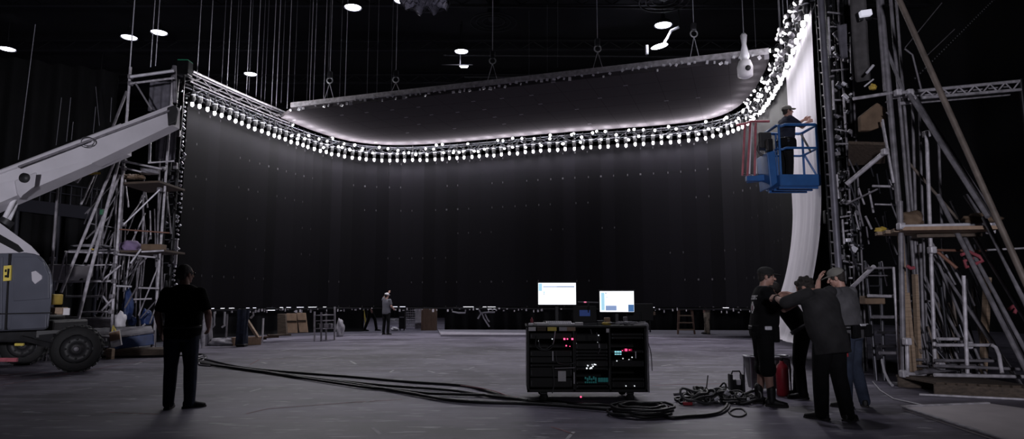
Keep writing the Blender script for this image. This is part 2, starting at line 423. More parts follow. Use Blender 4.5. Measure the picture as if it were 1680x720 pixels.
def led_material(name, base, ceil=False):
    m = bpy.data.materials.new(name); m.use_nodes = True
    nt = m.node_tree; b = nt.nodes['Principled BSDF']; L = nt.links.new
    tc = nt.nodes.new('ShaderNodeTexCoord'); sp = nt.nodes.new('ShaderNodeSeparateXYZ'); L(tc.outputs['Object'], sp.inputs[0])
    def math_(op, a, bval):
        n = nt.nodes.new('ShaderNodeMath'); n.operation = op
        for i, x in enumerate((a, bval)):
            if x is None: continue
            if isinstance(x, (int, float)): n.inputs[i].default_value = x
            else: L(x, n.inputs[i])
        return n.outputs[0]
    def dist(s, period):      # distance to nearest seam
        f = math_('FRACT', math_('DIVIDE', s, period), None)
        return math_('MULTIPLY', math_('SUBTRACT', .5, math_('ABSOLUTE', math_('SUBTRACT', f, .5), None)), period)
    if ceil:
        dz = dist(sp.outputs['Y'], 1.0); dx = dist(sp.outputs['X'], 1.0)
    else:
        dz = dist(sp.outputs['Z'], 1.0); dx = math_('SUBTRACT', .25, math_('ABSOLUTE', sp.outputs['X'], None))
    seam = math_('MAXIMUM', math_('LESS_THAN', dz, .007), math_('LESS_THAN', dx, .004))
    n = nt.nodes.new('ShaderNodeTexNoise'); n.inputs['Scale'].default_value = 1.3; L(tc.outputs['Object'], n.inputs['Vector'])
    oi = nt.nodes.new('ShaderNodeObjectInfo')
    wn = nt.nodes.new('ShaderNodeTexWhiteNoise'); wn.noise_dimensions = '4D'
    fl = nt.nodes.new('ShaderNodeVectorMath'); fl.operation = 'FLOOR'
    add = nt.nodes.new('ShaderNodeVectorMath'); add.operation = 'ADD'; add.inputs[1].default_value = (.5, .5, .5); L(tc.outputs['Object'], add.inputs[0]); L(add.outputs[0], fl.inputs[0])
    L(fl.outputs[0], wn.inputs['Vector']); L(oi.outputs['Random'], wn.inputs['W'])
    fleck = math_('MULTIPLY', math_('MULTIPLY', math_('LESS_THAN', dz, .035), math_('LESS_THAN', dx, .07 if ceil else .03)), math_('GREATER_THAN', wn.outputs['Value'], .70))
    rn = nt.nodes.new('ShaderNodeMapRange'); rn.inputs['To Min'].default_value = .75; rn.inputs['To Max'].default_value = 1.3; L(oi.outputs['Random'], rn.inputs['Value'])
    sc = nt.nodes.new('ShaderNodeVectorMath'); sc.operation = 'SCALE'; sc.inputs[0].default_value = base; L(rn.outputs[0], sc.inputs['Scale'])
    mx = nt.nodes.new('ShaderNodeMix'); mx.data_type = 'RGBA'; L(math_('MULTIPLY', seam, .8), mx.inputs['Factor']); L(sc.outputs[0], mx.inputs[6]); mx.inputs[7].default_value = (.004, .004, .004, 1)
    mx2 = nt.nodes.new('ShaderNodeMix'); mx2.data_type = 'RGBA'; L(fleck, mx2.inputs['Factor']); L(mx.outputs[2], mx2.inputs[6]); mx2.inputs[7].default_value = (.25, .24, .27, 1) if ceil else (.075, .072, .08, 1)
    L(mx2.outputs[2], b.inputs['Base Color'])
    rg = nt.nodes.new('ShaderNodeMapRange'); rg.inputs['To Min'].default_value = .55; rg.inputs['To Max'].default_value = .68; L(n.outputs['Fac'], rg.inputs['Value']); L(rg.outputs[0], b.inputs['Roughness'])
    b.inputs['Specular IOR Level'].default_value = 0.0 if ceil else .055
    return m
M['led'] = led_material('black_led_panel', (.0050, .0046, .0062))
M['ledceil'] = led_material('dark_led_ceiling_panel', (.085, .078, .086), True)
WALL_Z0, WALL_Z1 = 1.10, ZT + .12
samples = resample(ring, step=.5)
wall = thing('led_wall', 'huge black curved screen wall of panels hanging above the floor', 'screen wall', (0, 25, 0))
for (a, _), (b, _) in zip(samples, samples[1:]):
    d = (b - a).normalized(); w = (b - a).length; n = inward(d)
    mb = MB().box((0, .05, (WALL_Z1 - WALL_Z0) / 2), (w, .10, WALL_Z1 - WALL_Z0))
    o = mb.build('panel_column', 'led', wall, world=False)
    mid = (a + b) / 2
    rot = Matrix((d, -n, V((0, 0, 1)))).transposed().to_4x4()      # local x along, local -y inward
    o.matrix_basis = wmat(wall).inverted() @ (Matrix.Translation((mid.x, mid.y, WALL_Z0)) @ rot)
# foot rail with its clutter of small connectors (parts of the wall)
pts = [p - inward(d) * .06 + V((0, 0, WALL_Z0 - .05)) for p, d in samples]
MB().path(pts, .045, 6).build('bottom_rail', 'blackmetal', wall)
pts = [p - inward(d) * .25 + V((0, 0, WALL_Z1 - .1)) for p, d in samples]
MB().path(pts, .04, 6).build('top_rail', 'darksteel', wall)
mb = MB()
for p, d in resample(ring, step=.16):
    if rnd.random() < .55:
        q = p - inward(d) * rnd.uniform(-.02, .10) + V((0, 0, WALL_Z0 - rnd.uniform(.06, .16)))
        mb.box(q, (rnd.uniform(.02, .09), .03, rnd.uniform(.03, .12)), Matrix.Rotation(rnd.uniform(0, 3), 3, 'Z'))
mb.build('connector', 'steel', wall)['kind'] = 'stuff'
mb = MB()
p0, d0 = samples[0]
for k in range(46):        # bright clips on the open left edge
    z = WALL_Z0 + .3 + k * .133
    q = p0 - d0 * .09 + inward(d0) * rnd.uniform(-.06, .06) + V((0, 0, z))
    mb.box(q, (rnd.uniform(.04, .10), rnd.uniform(.04, .08), rnd.uniform(.03, .09)), Matrix.Rotation(rnd.uniform(0, 1), 3, 'Y'))
mb.build('edge_clip', 'brightsteel', wall)['kind'] = 'stuff'
MB().box(p0 - d0 * .12 + V((0, 0, 2.75)), (.09, .05, .75), None, .01).build('pale_strip', 'white', wall)

# pale sheet hanging over the right wing, its foot swept inward
right = [(p, d) for p, d in resample(ring, step=.12)]
sheet_pts = [(p + inward(d) * .06, inward(d)) for p, d in right if p.y < 17.3 and p.x > 3]
sheet_pts.sort(key=lambda t: t[0].y)
def sheet_fn(u, v):
    k = u * (len(sheet_pts) - 1); i = min(int(k), len(sheet_pts) - 2); f = k - i
    p = sheet_pts[i][0].lerp(sheet_pts[i + 1][0], f); n = sheet_pts[i][1].lerp(sheet_pts[i + 1][1], f)
    z = .45 + (ZT + .35 - .45) * v
    t = max(0, (3.7 - z) / 3.2)
    off = (.55 + .25 * u) * t ** 1.7
    fold = (.020 * math.sin(u * 21 + 1.4 * z) + .014 * math.sin(u * 47 + .6)) * min(1, .35 + t)
    return p + n * (off + max(-.03, fold)) + V((0, 0, z))
sh = single('white_sheet', MB().grid(sheet_fn, 60, 44, (.012, 0, 0)), 'sheet', 'long pale sheet hanging down the right wing of the screen wall, foot swept inward', 'sheet')

lw = [p - inward(d) * 2.3 for p, d in resample(ring, step=.35) if p.x < -5.6]  # added black sheet, keeps the gap behind the left wing dark
lw = [V((lw[0].x - .6, lw[0].y - 1.5, 0))] + lw
def shade_sheet(u, v):
    k = u * (len(lw) - 1); i = min(int(k), len(lw) - 2); q = lw[i].lerp(lw[i + 1], k - i)
    return V((q.x + .05 * math.sin(k * 3.1), q.y + .05 * math.sin(k * 3.1 + 1), .90 * v))
single('masking_curtain', MB().grid(shade_sheet, 160, 5, (0, .015, 0)), 'drape', 'black sheet added to darken the gap behind the foot of the left wing', 'curtain')
# ------------------------------------------------------------------ screen ceiling
ZC = ZT + .63
fl_, fr_ = G(478, 182, ZC), G(1262, 96, ZC)
inner = [p + inward(d) * .42 for p, d in resample(ring, step=.4)]
keep = [p for p in inner if ((fr_ - fl_).xy.normalized().to_3d().cross(V((p.x, p.y, 0)) - V((fl_.x, fl_.y, 0))).z > .25)]
poly = [V((fl_.x, fl_.y, ZC))] + [V((p.x, p.y, ZC)) for p in keep] + [V((fr_.x, fr_.y, ZC))]
ceil_t = thing('led_ceiling', 'flat dark screen ceiling hung level over the curved wall by chains', 'screen ceiling', (0, 22, ZC))
fd = (fr_ - fl_); fd.z = 0; fdl = fd.length; fd.normalize()
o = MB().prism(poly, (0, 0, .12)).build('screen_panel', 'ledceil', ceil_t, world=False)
o.data.transform(Matrix.Rotation(-math.atan2(fd.y, fd.x), 4, 'Z') @ Matrix.Translation((0, -22, -ZC)))
o.rotation_euler = (0, 0, math.atan2(fd.y, fd.x))
mb = MB()
mb.beam(fl_ + V((0, 0, .20)), fr_ + V((0, 0, .20)), .12, .16)
mb.build('edge_beam', 'steel', ceil_t)
mb = MB(); nrm = V((fd.y, -fd.x, 0))
mb.tube(fl_ + V((0, 0, .36)) - nrm * .3, fr_ + V((0, 0, .36)) - nrm * .3, .05, 8); mb.tube(fl_ + V((0, 0, .42)) - nrm * 1.1, fr_ + V((0, 0, .42)) - nrm * 1.1, .05, 8)
mb.build('top_tube', 'steel', ceil_t)
for k in range(6):
    a = fl_.lerp(fr_, (k + .5) / 6) + V((0, 0, .2)); MB().beam(a, a - nrm * 4.6, .08, .12).build('cross_beam', 'dimsteel', ceil_t)
mb = MB()
for k in range(int(fdl / .17)):
    a = fl_ + fd * (k * .17 + rnd.uniform(0, .06)) + nrm * .07 + V((0, 0, rnd.uniform(-.02, .14)))
    if rnd.random() < .8: mb.box(a, (rnd.uniform(.03, .10), .05, rnd.uniform(.03, .10)), Matrix.Rotation(rnd.uniform(-.6, .6), 3, 'Y'))
mb.build('edge_clamp', 'brightsteel', ceil_t)['kind'] = 'stuff'

# ------------------------------------------------------------------ ring of lamps
M['lampbody'] = mat('lamp_body', (.03, .03, .033), .45, .5)
def truss(mb, path, z0, z1, w, rch, rbr, step):
    s = resample(path, step=step)
    for off in (-w / 2, w / 2):
        for z in (z0, z1): mb.path([p + inward(d) * off + V((0, 0, z)) for p, d in s], rch, 6)
    for i in range(len(s) - 1):
        (a, da), (b, db) = s[i], s[i + 1]
        for off in (-w / 2, w / 2):
            za, zb = (z0, z1) if i % 2 == 0 else (z1, z0)
            mb.tube(a + inward(da) * off + V((0, 0, za)), b + inward(db) * off + V((0, 0, zb)), rbr, 5)
        mb.tube(a + inward(da) * w / 2 + V((0, 0, z1)), a - inward(da) * w / 2 + V((0, 0, z1)), rbr, 5)
t = thing('curved_truss', 'dark curved truss carrying the ring of lamps along the top of the screen wall', 'truss', (0, 25, ZT + .3))
mb = MB(); truss(mb, ring, ZT + .34, ZT + .58, .30, .025, .012, .45); mb.build('truss_frame', 'darksteel', t)
left_ring = [p for p in ring if p.x < -7.6 and p.y < 24.6]
t = thing('straight_truss', 'steel truss with bright top tube over the left wing of the screen wall', 'truss', (-9, 22, ZT + .7))
mb = MB(); truss(mb, [p - V((.1, 0, 0)) for p in left_ring], ZT + .72, ZT + .98, .30, .028, .014, .5); mb.build('truss_frame', 'dimsteel', t)
mb = MB(); mb.path([p + V((.1, 0, ZT + 1.05)) for p in left_ring], .036, 8); mb.build('top_tube', 'steel', t)

# hanging lamp: stem, bell body, glowing bulb
lamp0 = thing('hanging_lamp', 'x', 'lamp')
MB().tube((0, 0, .20), (0, 0, .62), .018, 6).build('stem', 'lampbody', lamp0)
MB().lathe([(.03, .40), (.075, .37), (.085, .22), (.07, .12), (.045, .09), (.045, .06)], n=12).build('body', 'lampbody', lamp0)
MB().lathe([(.034, .10), (.045, .05), (.052, 0), (.042, -.045), (.012, -.07)], n=12).build('bulb', 'bulb', lamp0)
M['lampglass'] = mat('lamp_clear_sleeve', (.45, .45, .5), .25)
MB().lathe([(.088, .30), (.090, .27)], n=12, cap=False).build('trim_ring', 'lampglass', lamp0)
lmap = child_map(lamp0)
lab_low = 'white hanging bulb in the lower row along the top of the screen wall'
lab_up = 'small bright lamp among the truss above the lower row of bulbs'
lab_r = 'lamp in the dense cluster climbing the right wing of the screen wall'
first = True; count = 0; spots = []
for p, d in resample(ring, step=.335):
    q = p + inward(d) * .16 + V((rnd.uniform(-.02, .02), 0, ZT + .02 + rnd.uniform(-.02, .02)))
    spots.append((q, p, d))
for q, p, d in spots:
    c = lamp0 if first else copy_tree(lamp0, lmap); first = False
    c.location = q; c.rotation_euler = (0, 0, rnd.uniform(0, 6))
    isr = q.x > 6 and q.y < 21.5
    c['label'] = lab_r if isr else lab_low; c['group'] = 'right cluster of lamps' if isr else 'lower row of hanging bulbs'
    count += 1
# upper lamps: round floodlight heads facing various ways
up0 = thing('truss_lamp', lab_up, 'lamp', group='upper lamps in the truss')
MB().lathe([(.035, .12), (.058, .08), (.064, 0), (.058, 0)], n=12).build('housing', 'lampbody', up0)
MB().ell((0, 0, -.005), (.054, .054, .04), n=12, m=6).build('bulb', 'bulbsmall', up0)
MB().path([(-.066, 0, .02), (-.075, 0, .10), (-.05, 0, .16), (.05, 0, .16), (.075, 0, .10), (.066, 0, .02)], .007, 5).build('yoke', 'darksteel', up0)
umap = child_map(up0); first = True
M['bulbdim'] = mat('dim_bulb', (.8, .8, .85), .3, emit=(1.0, .97, 1.0), estr=.55)
dim0 = thing('truss_lamp', lab_r, 'lamp', group='right cluster of lamps')
MB().lathe([(.035, .12), (.058, .08), (.064, 0), (.058, 0)], n=12).build('housing', 'dimsteel', dim0)
MB().ell((0, 0, -.005), (.054, .054, .04), n=12, m=6).build('bulb', 'bulbdim', dim0)
dmap = child_map(dim0); dfirst = True
for k, (p, d) in enumerate(resample(ring, step=.40)):
    isr = p.x > 6.2 and p.y < 21.8
    if not isr and (p.x < -8.0 and p.y < 24): continue
    reps = 7 if isr else 2
    for j in range(reps):
        if not isr and rnd.random() < .12: continue
        if isr and rnd.random() < (.75 if p.y < 17 else .4):
            c = dim0 if dfirst else copy_tree(dim0, dmap); dfirst = False
        else:
            c = up0 if first else copy_tree(up0, umap); first = False
        hi = rnd.random() < .55
        z = ZT + (rnd.uniform(.42, .62) if hi else rnd.uniform(.16, .36))
        off = rnd.uniform(.20, .36)
        if isr: z = ZT + rnd.uniform(-.02, .85); off = rnd.uniform(.10, .42)
        c.location = p + d * rnd.uniform(-.15, .15) + inward(d) * off + V((0, 0, z))
        yaw = math.atan2(inward(d).y, inward(d).x)
        c.rotation_euler = Euler((0, -R(rnd.uniform(50, 125)) if hi else -R(rnd.uniform(20, 70)), yaw + rnd.uniform(-.6, .6)), 'XYZ')
        c['label'] = lab_r if isr else lab_up; c['group'] = 'right cluster of lamps' if isr else 'upper lamps in the truss'
RING_PTS = resample(ring, step=.67)

# ------------------------------------------------------------------ chains and cables from the ceiling
def chain(px, py, y, r=.012, m='chain', ztop=ROOM_Z - .004, hook=0, lean=0.0, label=None, group=None, cut=None):
    a = P(px, py, y); b = V((a.x + lean, a.y, ztop))
    if cut is not None: b = P(cut[0], cut[1], y)
    lab = label; grp = group
    if hook:
        t = thing('chain_hoist', lab, 'chain hoist', a, group=grp)
        hz = a.z + hook
        MB().tube((a.x, a.y, hz + .22), b, r, 6).build('chain', m, t)
        MB().box((a.x, a.y, hz + .12), (.16, .14, .24), None, .03).build('hoist_body', 'darksteel', t)
        MB().torus((a.x, a.y, hz - .08), (0, 1, 0), .10, .022, 14, 6).build('hook', 'brightsteel', t)
        mb = MB(); mb.tube((a.x, a.y, hz - .17), a + V((-.16, 0, 0)), .012, 5); mb.tube((a.x, a.y, hz - .17), a + V((.16, .0, 0)), .012, 5); mb.build('sling', 'chain', t)
        return t
    o = single('suspension_cable', MB().tube(a, b, r, 6), m, lab, 'cable', grp)
    return o
gl = 'suspension cables over the left wing'; ll = 'thin steel cable dropping from the dark ceiling to the left truss'
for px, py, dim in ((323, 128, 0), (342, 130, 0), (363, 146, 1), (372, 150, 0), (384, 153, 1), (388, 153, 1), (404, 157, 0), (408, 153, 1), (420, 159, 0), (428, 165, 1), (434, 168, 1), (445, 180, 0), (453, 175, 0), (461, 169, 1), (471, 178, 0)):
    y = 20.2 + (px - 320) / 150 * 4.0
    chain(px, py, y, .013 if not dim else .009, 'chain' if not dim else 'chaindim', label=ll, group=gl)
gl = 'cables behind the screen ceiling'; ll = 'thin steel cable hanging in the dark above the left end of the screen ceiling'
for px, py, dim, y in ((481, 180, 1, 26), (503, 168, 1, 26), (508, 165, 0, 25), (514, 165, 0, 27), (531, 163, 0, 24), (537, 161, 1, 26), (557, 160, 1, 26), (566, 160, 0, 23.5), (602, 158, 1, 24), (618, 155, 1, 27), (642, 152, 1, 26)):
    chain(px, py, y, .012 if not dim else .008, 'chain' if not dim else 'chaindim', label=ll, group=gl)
for px, py, hk, lab in ((540, 163, .75, 'chain hoist with small hook near the left end of the screen ceiling'), (649, 153, .55, 'chain hoist with hook, second along the front edge of the screen ceiling'),
                        (808, 133, .75, 'chain hoist with open hook and sling, middle of the screen ceiling front edge'), (981, 115, .75, 'chain hoist on the screen ceiling edge between the middle hoist and the brightest ceiling lamp'),
                        (1140, 103, .95, 'chain hoist with hook just right of the brightest ceiling lamp')):
    t_ = (px - 478) / (1262 - 478); y = fl_.lerp(fr_, t_).y + .35
    chain(px, py, y, .012, 'chain', hook=hk, label=lab)
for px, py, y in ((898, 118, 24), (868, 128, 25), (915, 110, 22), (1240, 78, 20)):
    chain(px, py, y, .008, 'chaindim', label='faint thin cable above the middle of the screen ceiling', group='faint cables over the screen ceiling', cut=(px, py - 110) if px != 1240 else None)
gl = 'cables over the right wing'; ll = 'thin cable dropping to the top of the right wing beside the lamp cluster'
for px, py, y in ((1284, 120, 17.5), (1289, 100, 17), (1296, 90, 16.2), (1306, 60, 15.4), (1312, 50, 15), (1281, 95, 18.2), (1320, 40, 14.6), (1326, 30, 14.4)):
    chain(px, py, y, .010, 'chain', label=ll, group=gl)
gl = 'long cables above the boom lift'; ll = 'long thin cable hanging in the dark above the boom lift'
for px, py, y, cut in ((30, 262, 19, (58, 40)), (92, 238, 24, (101, 160)), (109, 232, 24, (116, 160)), (117, 230, 26, (120, 200)), (153, 218, 26, (157, 175)), (163, 206, 27, (157, 142)), (181, 200, 26, (183, 160))):
    chain(px, py, y, .011, 'chaindim', label=ll, group=gl, cut=cut)
for px, py, y in ((247, 110, 19), (255, 108, 19)):
    chain(px, py, y, .013, 'chain', label='cable of the close pair dropping to the top of the left scaffold', group='cable pair over the left scaffold')
chain(213, 112, 17.0, .016, 'chain', label='single cable dropping to the top corner of the left scaffold')
# white hoist hanging in front of the screen ceiling's right end
a = P(1223, 128, 16.9)
t = thing('chain_bag_hoist', 'white lit hoist with round pale lower body at the right end of the screen ceiling', 'hoist', a)
zt = P(1219, 55, 16.9).z
MB().tube((a.x, a.y, zt), (a.x, a.y, ROOM_Z - .004), .012, 6).build('chain', 'chaindim', t)
MB().lathe([(.05, zt - a.z), (.09, zt - a.z - .06), (.06, zt - a.z - .3), (.13, zt - a.z - .65), (.06, .45)], a, n=12).build('hoist_body', 'brightsteel', t)
MB().lathe([(.10, 0), (.19, .05), (.20, .3), (.15, .46), (.06, .5)], a, n=16).build('lower_body', 'white', t)
MB().lathe([(.07, .0), (.07, .03)], a + V((0, -.20, .2)), V((0, -1, 0)), 12).build('opening', 'black', t)

# ------------------------------------------------------------------ ceiling work lamps
def high_bay(px, py, z, w, lab, r=.42, power=900, size=.5):
    c = G(px, py, z)
    t = thing('high_bay_lamp', lab, 'ceiling lamp', c)
    MB().lathe([(r, 0), (r * 1.05, .03), (r * .8, .22), (r * .35, .34), (.10, .42), (.10, .6)], c, n=20, cap=False).build('reflector', 'darksteel', t)
    MB().lathe([(r * .2, -.02), (r * .85, .01), (r * .9, .05)], c, n=20).build('lens', 'highbay', t)
    MB().tube(c + V((0, 0, .55)), V((c.x, c.y, ROOM_Z - .004)), .03, 6).build('stem', 'ceilsteel', t)
    light('SPOT', (0, 0, -.12), power, (.90, .90, 1.0), t, spot_size=R(135), spot_blend=.8, shadow_soft_size=.35)
    return c
HB = 1100
high_bay(12, 81, 15.2, 1, 'glowing ceiling lamp nearest the upper left corner', power=HB)
high_bay(165, 131, 15.2, 1, 'ceiling lamp with a pale bracket, lowest of those above the boom lift', power=HB)
high_bay(212, 62, 15.2, 1, 'ceiling lamp, dimmer left one of the pair over the left scaffold', power=HB)
high_bay(261, 54, 15.2, 1, 'ceiling lamp, right one of the pair over the left scaffold', power=HB)
high_bay(411, 122, 14.6, 1, 'ceiling lamp glowing low behind the cables of the left truss', r=.38, power=HB)
high_bay(579, 13, 15.2, 1, 'ceiling lamp near the top edge left of the mirror-like disc', power=HB)
high_bay(660, 1, 15.2, 1, 'ceiling lamp cut by the top edge beside the mirror-like disc', power=HB)
high_bay(757, 85, 15.2, 1, 'ceiling lamp glowing above a lit tray-like shade', r=.40, power=HB)
high_bay(1088, 42, 15.2, 1, 'brightest starlike ceiling lamp over the right half of the screen ceiling', r=.46, power=HB)
# lit tray shade under one lamp and the tilted work light beside another
a = G(755, 112, 14.4)
t = thing('tray_shade', 'dark tray-like lamp shade with a lit underside, below a ceiling lamp', 'ceiling lamp', a)
MB().prism([a + V((-1.0, -.5, 0)), a + V((.75, -.5, 0)), a + V((.55, .5, .35)), a + V((-.8, .5, .35))], (0, 0, .05)).build('shade', 'darksteel', t)
MB().prism([a + V((0, -.45, -.03)), a + V((.5, -.45, -.03)), a + V((.4, -.1, -.01)), a + V((.05, -.1, -.01))], (0, 0, .02)).build('lens', 'highbay', t)
MB().tube(a + V((0, 0, .2)), V((a.x, a.y, ROOM_Z - .004)), .03, 6).build('stem', 'ceilsteel', t)
a = G(1082, 76, 14.2)
t = thing('tilted_work_light', 'tilted pale work light with arm just below the brightest ceiling lamp', 'ceiling lamp', a)
MB().ell(a, (.45, .25, .10), Matrix.Rotation(-.25, 3, 'Y')).build('lens', 'highbay', t)
MB().path([a + V((.2, 0, .1)), a + V((.45, 0, .5)), a + V((.6, -.1, .8)), a + V((.95, -.3, .9))], .07, 8).build('arm', 'brightsteel', t)
MB().box(a + V((-.65, 0, -.2)), (.15, .15, .5), None, .03).build('box', 'brightsteel', t)
MB().tube(a + V((.95, -.3, .9)), (a.x + .95, a.y - .3, ROOM_Z - .004), .03, 6).build('stem', 'ceilsteel', t)
a = G(697, 3, 14.2)
t = thing('mirror_disc', 'crumpled mirror-like round reflector at the top edge of the picture', 'reflector', a)
def md(u, v):
    r_ = 1.05 * v; q = 2 * math.pi * u
    return a + V((r_ * math.cos(q), r_ * math.sin(q), .18 * math.sin(9 * q) * v * v + .12 * math.sin(23 * v + 3 * q)))
MB().grid(md, 40, 8, (0, 0, .02)).build('disc', mat('crumpled_foil', (.5, .5, .55), .2, .9), t)
MB().torus(a, (0, 0, 1), 1.08, .03, 30, 6).build('rim', 'darksteel', t)
MB().tube(a, (a.x, a.y, ROOM_Z - .004), .04, 6).build('stem', 'ceilsteel', t)
# far lit panels seen under the wall; leading entries added to give glints there
far = [(345, 351, 505, 509), (362, 368, 505, 508), (376, 384, 504.5, 508), (404, 409, 505, 509), (415, 420, 504.5, 508), (459, 464, 504, 508), (470, 477, 503.5, 506.5), (530, 535, 503, 506), (437, 451, 505, 509), (487, 498, 503, 507), (506, 519, 501, 507), (643, 652, 501, 506), (656, 665, 501, 505), (748, 755, 504, 506), (760, 777, 500.5, 506), (781, 785, 504, 507), (792, 798, 501, 505), (800, 813, 503, 507.5), (1040, 1049, 502, 506), (1062, 1074, 503, 506), (1186, 1196, 504, 508)]
for i, (x0, x1, y0, y1) in enumerate(far):
    a, b = P(x0, y0, 53.5), P(x1, y1, 53.5)
    t = thing('lit_panel', 'small bright panel glowing far off in the gap under the screen wall', 'light', ((a.x + b.x) / 2, 53.5, b.z), group='far lights under the screen wall')
    MB().box(((a.x + b.x) / 2, 53.5, (a.z + b.z) / 2), (b.x - a.x, .06, a.z - b.z), None, .01).build('diffuser', 'fluor', t)
    MB().box(((a.x + b.x) / 2, 53.57, (a.z + b.z) / 2), (b.x - a.x + .06, .06, a.z - b.z + .06), None, .01).build('frame', 'darksteel', t)
    MB().tube(((a.x + b.x) / 2, 53.6, 0), ((a.x + b.x) / 2, 53.6, b.z), .04, 6).build('post', 'blackmetal', t)
# ------------------------------------------------------------------ boom lift at left
def extend_floor(a, b):
    d = b - a
    return a + d * ((0.0 - a.z) / d.z) if abs(d.z) > 1e-6 else b
LY = 12.6
lift = thing('boom_lift', 'grey boom lift with pale boom raised past the scaffold at the left picture edge', 'boom lift', (-9.6, 13.3, 0))
def fp(px, py, y=LY): return P(px, py, y)
# rear hood: rounded body with bulging right end
prof = [(-75, 417), (40, 414), (62, 416), (73, 425), (85, 447), (88, 468), (84, 497), (80, 541), (-75, 546)]
MB().prism([fp(x, y) for x, y in prof], (-1.42, 1.75, 0), .07).build('hood', 'liftgrey', lift)
# door panel seams and raised door
MB().prism([fp(x, y, LY - .025) for x, y in ((22, 421), (60, 421), (71, 431), (80, 452), (80, 490), (22, 494))], (0, .05, 0), .012).build('door_panel', 'liftgrey', lift)
MB().prism([fp(x, y, LY - .025) for x, y in ((19, 517), (76, 515), (75, 538), (16, 541))], (0, .05, 0), .012).build('lower_panel', 'liftgrey', lift)
MB().prism([fp(x, y, LY - .025) for x, y in ((-75, 422), (4, 421), (2, 540), (-75, 542))], (0, .05, 0), .012).build('side_panel', 'liftgrey', lift)
mb = MB(); mb.prism([fp(x, y, LY - .012) for x, y in ((14, 416), (19, 416), (14, 470), (11, 541), (7, 541), (11, 470))], (0, .03, 0)); mb.build('panel_gap', 'black', lift)
mb = MB(); mb.beam(fp(-60, 516, LY - .01), fp(84, 513, LY - .01), .03, .02); mb.build('seam', 'black', lift)
MB().prism([fp(x, y, LY - .05) for x, y in ((51, 446), (58, 444), (68, 452), (68, 458), (57, 466), (52, 460))], (0, .04, 0), .008).build('latch_plate', 'liftpale', lift)
lab_ = MB().prism([fp(x, y, LY - .045) for x, y in ((6, 436), (18, 435), (17, 460), (5, 461))], (0, .03, 0)).build('warning_label', 'label_yellow', lift)
mb = MB(); mb.box(fp(13.5, 448, LY - .05), (.035, .012, .17)); mb.box(fp(9.5, 444, LY - .05), (.03, .012, .05)); mb.box(fp(9.5, 453, LY - .05), (.035, .012, .04)); mb.build('label_marks', 'black', lab_)
# sloped pale cowl with dark slot
MB().prism([fp(x, y, LY + .35) for x, y in ((-75, 318), (0, 366), (52, 404), (68, 420), (52, 424), (-75, 424))], (-.85, 1.1, 0), .05).build('cowl', 'liftpale', lift)
MB().prism([fp(x, y, LY + .32) for x, y in ((-60, 352), (-2, 384), (28, 401), (38, 412), (30, 414), (-4, 396), (-60, 366))], (0, .06, 0), .01).build('slot', 'black', lift)
# turntable, chassis, axle
MB().lathe([(.85, .95), (.85, 1.06)], (-9.95, 13.55, 0), n=28).build('turntable', 'liftdark', lift)
MB().box((-10.1, 13.55, .75), (2.6, 1.1, .42), None, .05).build('chassis', 'liftdark', lift)
mb = MB()
mb.beam(fp(92, 545, 12.7) + V((0, 0, -.1)), fp(60, 557, 12.75), .12, .16); mb.beam(fp(35, 554, 12.75), fp(84, 566, 12.6), .07, .08); mb.beam(fp(60, 548, 12.7), fp(140, 545, 13.1), .10, .12); mb.beam(fp(95, 562, 12.9), fp(105, 545, 12.9), .08, .08)
mb.build('steering_linkage', 'liftdark', lift)
MB().box(fp(32, 565, 12.55), (.16, .05, .05), None, .01).build('marker_light', 'label_yellow', lift)
mb = MB(); mb.box(fp(4, 590, 12.5), (.55, .04, .07)); sk = mb.build('reflective_strip', 'redwhite', lift)
def wheel(c, r, w, ax, par):
    ax = V(ax).normalized()
    t = MB().lathe([(r * .62, -w / 2), (r * .9, -w / 2), (r, -w * .32), (r, w * .32), (r * .9, w / 2), (r * .62, w / 2)], c, ax, 36, False).build('wheel', 'rubber', par)
    mb = MB(); x = ax.cross(V((0, 0, 1))).normalized(); y = V((0, 0, 1))
    for k in range(22):
        a = 2 * math.pi * k / 22; d = x * math.cos(a) + y * math.sin(a); tt = d.cross(ax)
        rot = Matrix((tt, ax, d)).transposed()
        mb.box(V(c) + d * (r + .004) + ax * w * .13, (r * .13, w * .5, .03), rot); mb.box(V(c) + d * (r + .004) - ax * w * .22 + tt * .04, (r * .13, w * .42, .03), rot)
    mb.build('tread', 'rubber', t)
    mb = MB(); mb.lathe([(r * .60, -w * .5), (r * .56, -w * .36), (r * .30, -w * .30), (r * .26, -w * .48), (r * .14, -w * .52), (r * .02, -w * .52)], c, ax, 24, cap=False)
    for k in range(8):
        a = 2 * math.pi * k / 8; mb.lathe([(.022, -w * .36), (.022, -w * .30)], V(c) + (x * math.cos(a) + y * math.sin(a)) * r * .42, ax, 6)
    mb.build('rim', 'liftdark', t); MB().lathe([(r * .13, -w * .56), (r * .08, -w * .60), (.001, -w * .6)], c, ax, 16).build('hub', 'dimsteel', t)
    return t
wc = P(126, 573, 12.95)
wheel((wc.x, 12.95, .43), .43, .34, (-.50, .87, 0), lift)
w2 = P(33, 585, 14.2); wheel((w2.x, 14.3, .43), .43, .34, (-.35, .94, 0), lift)
wheel((-11.6, 12.95, .43), .43, .34, (-.2, .98, 0), lift)
wheel((-11.9, 14.3, .43), .43, .34, (-.2, .98, 0), lift)
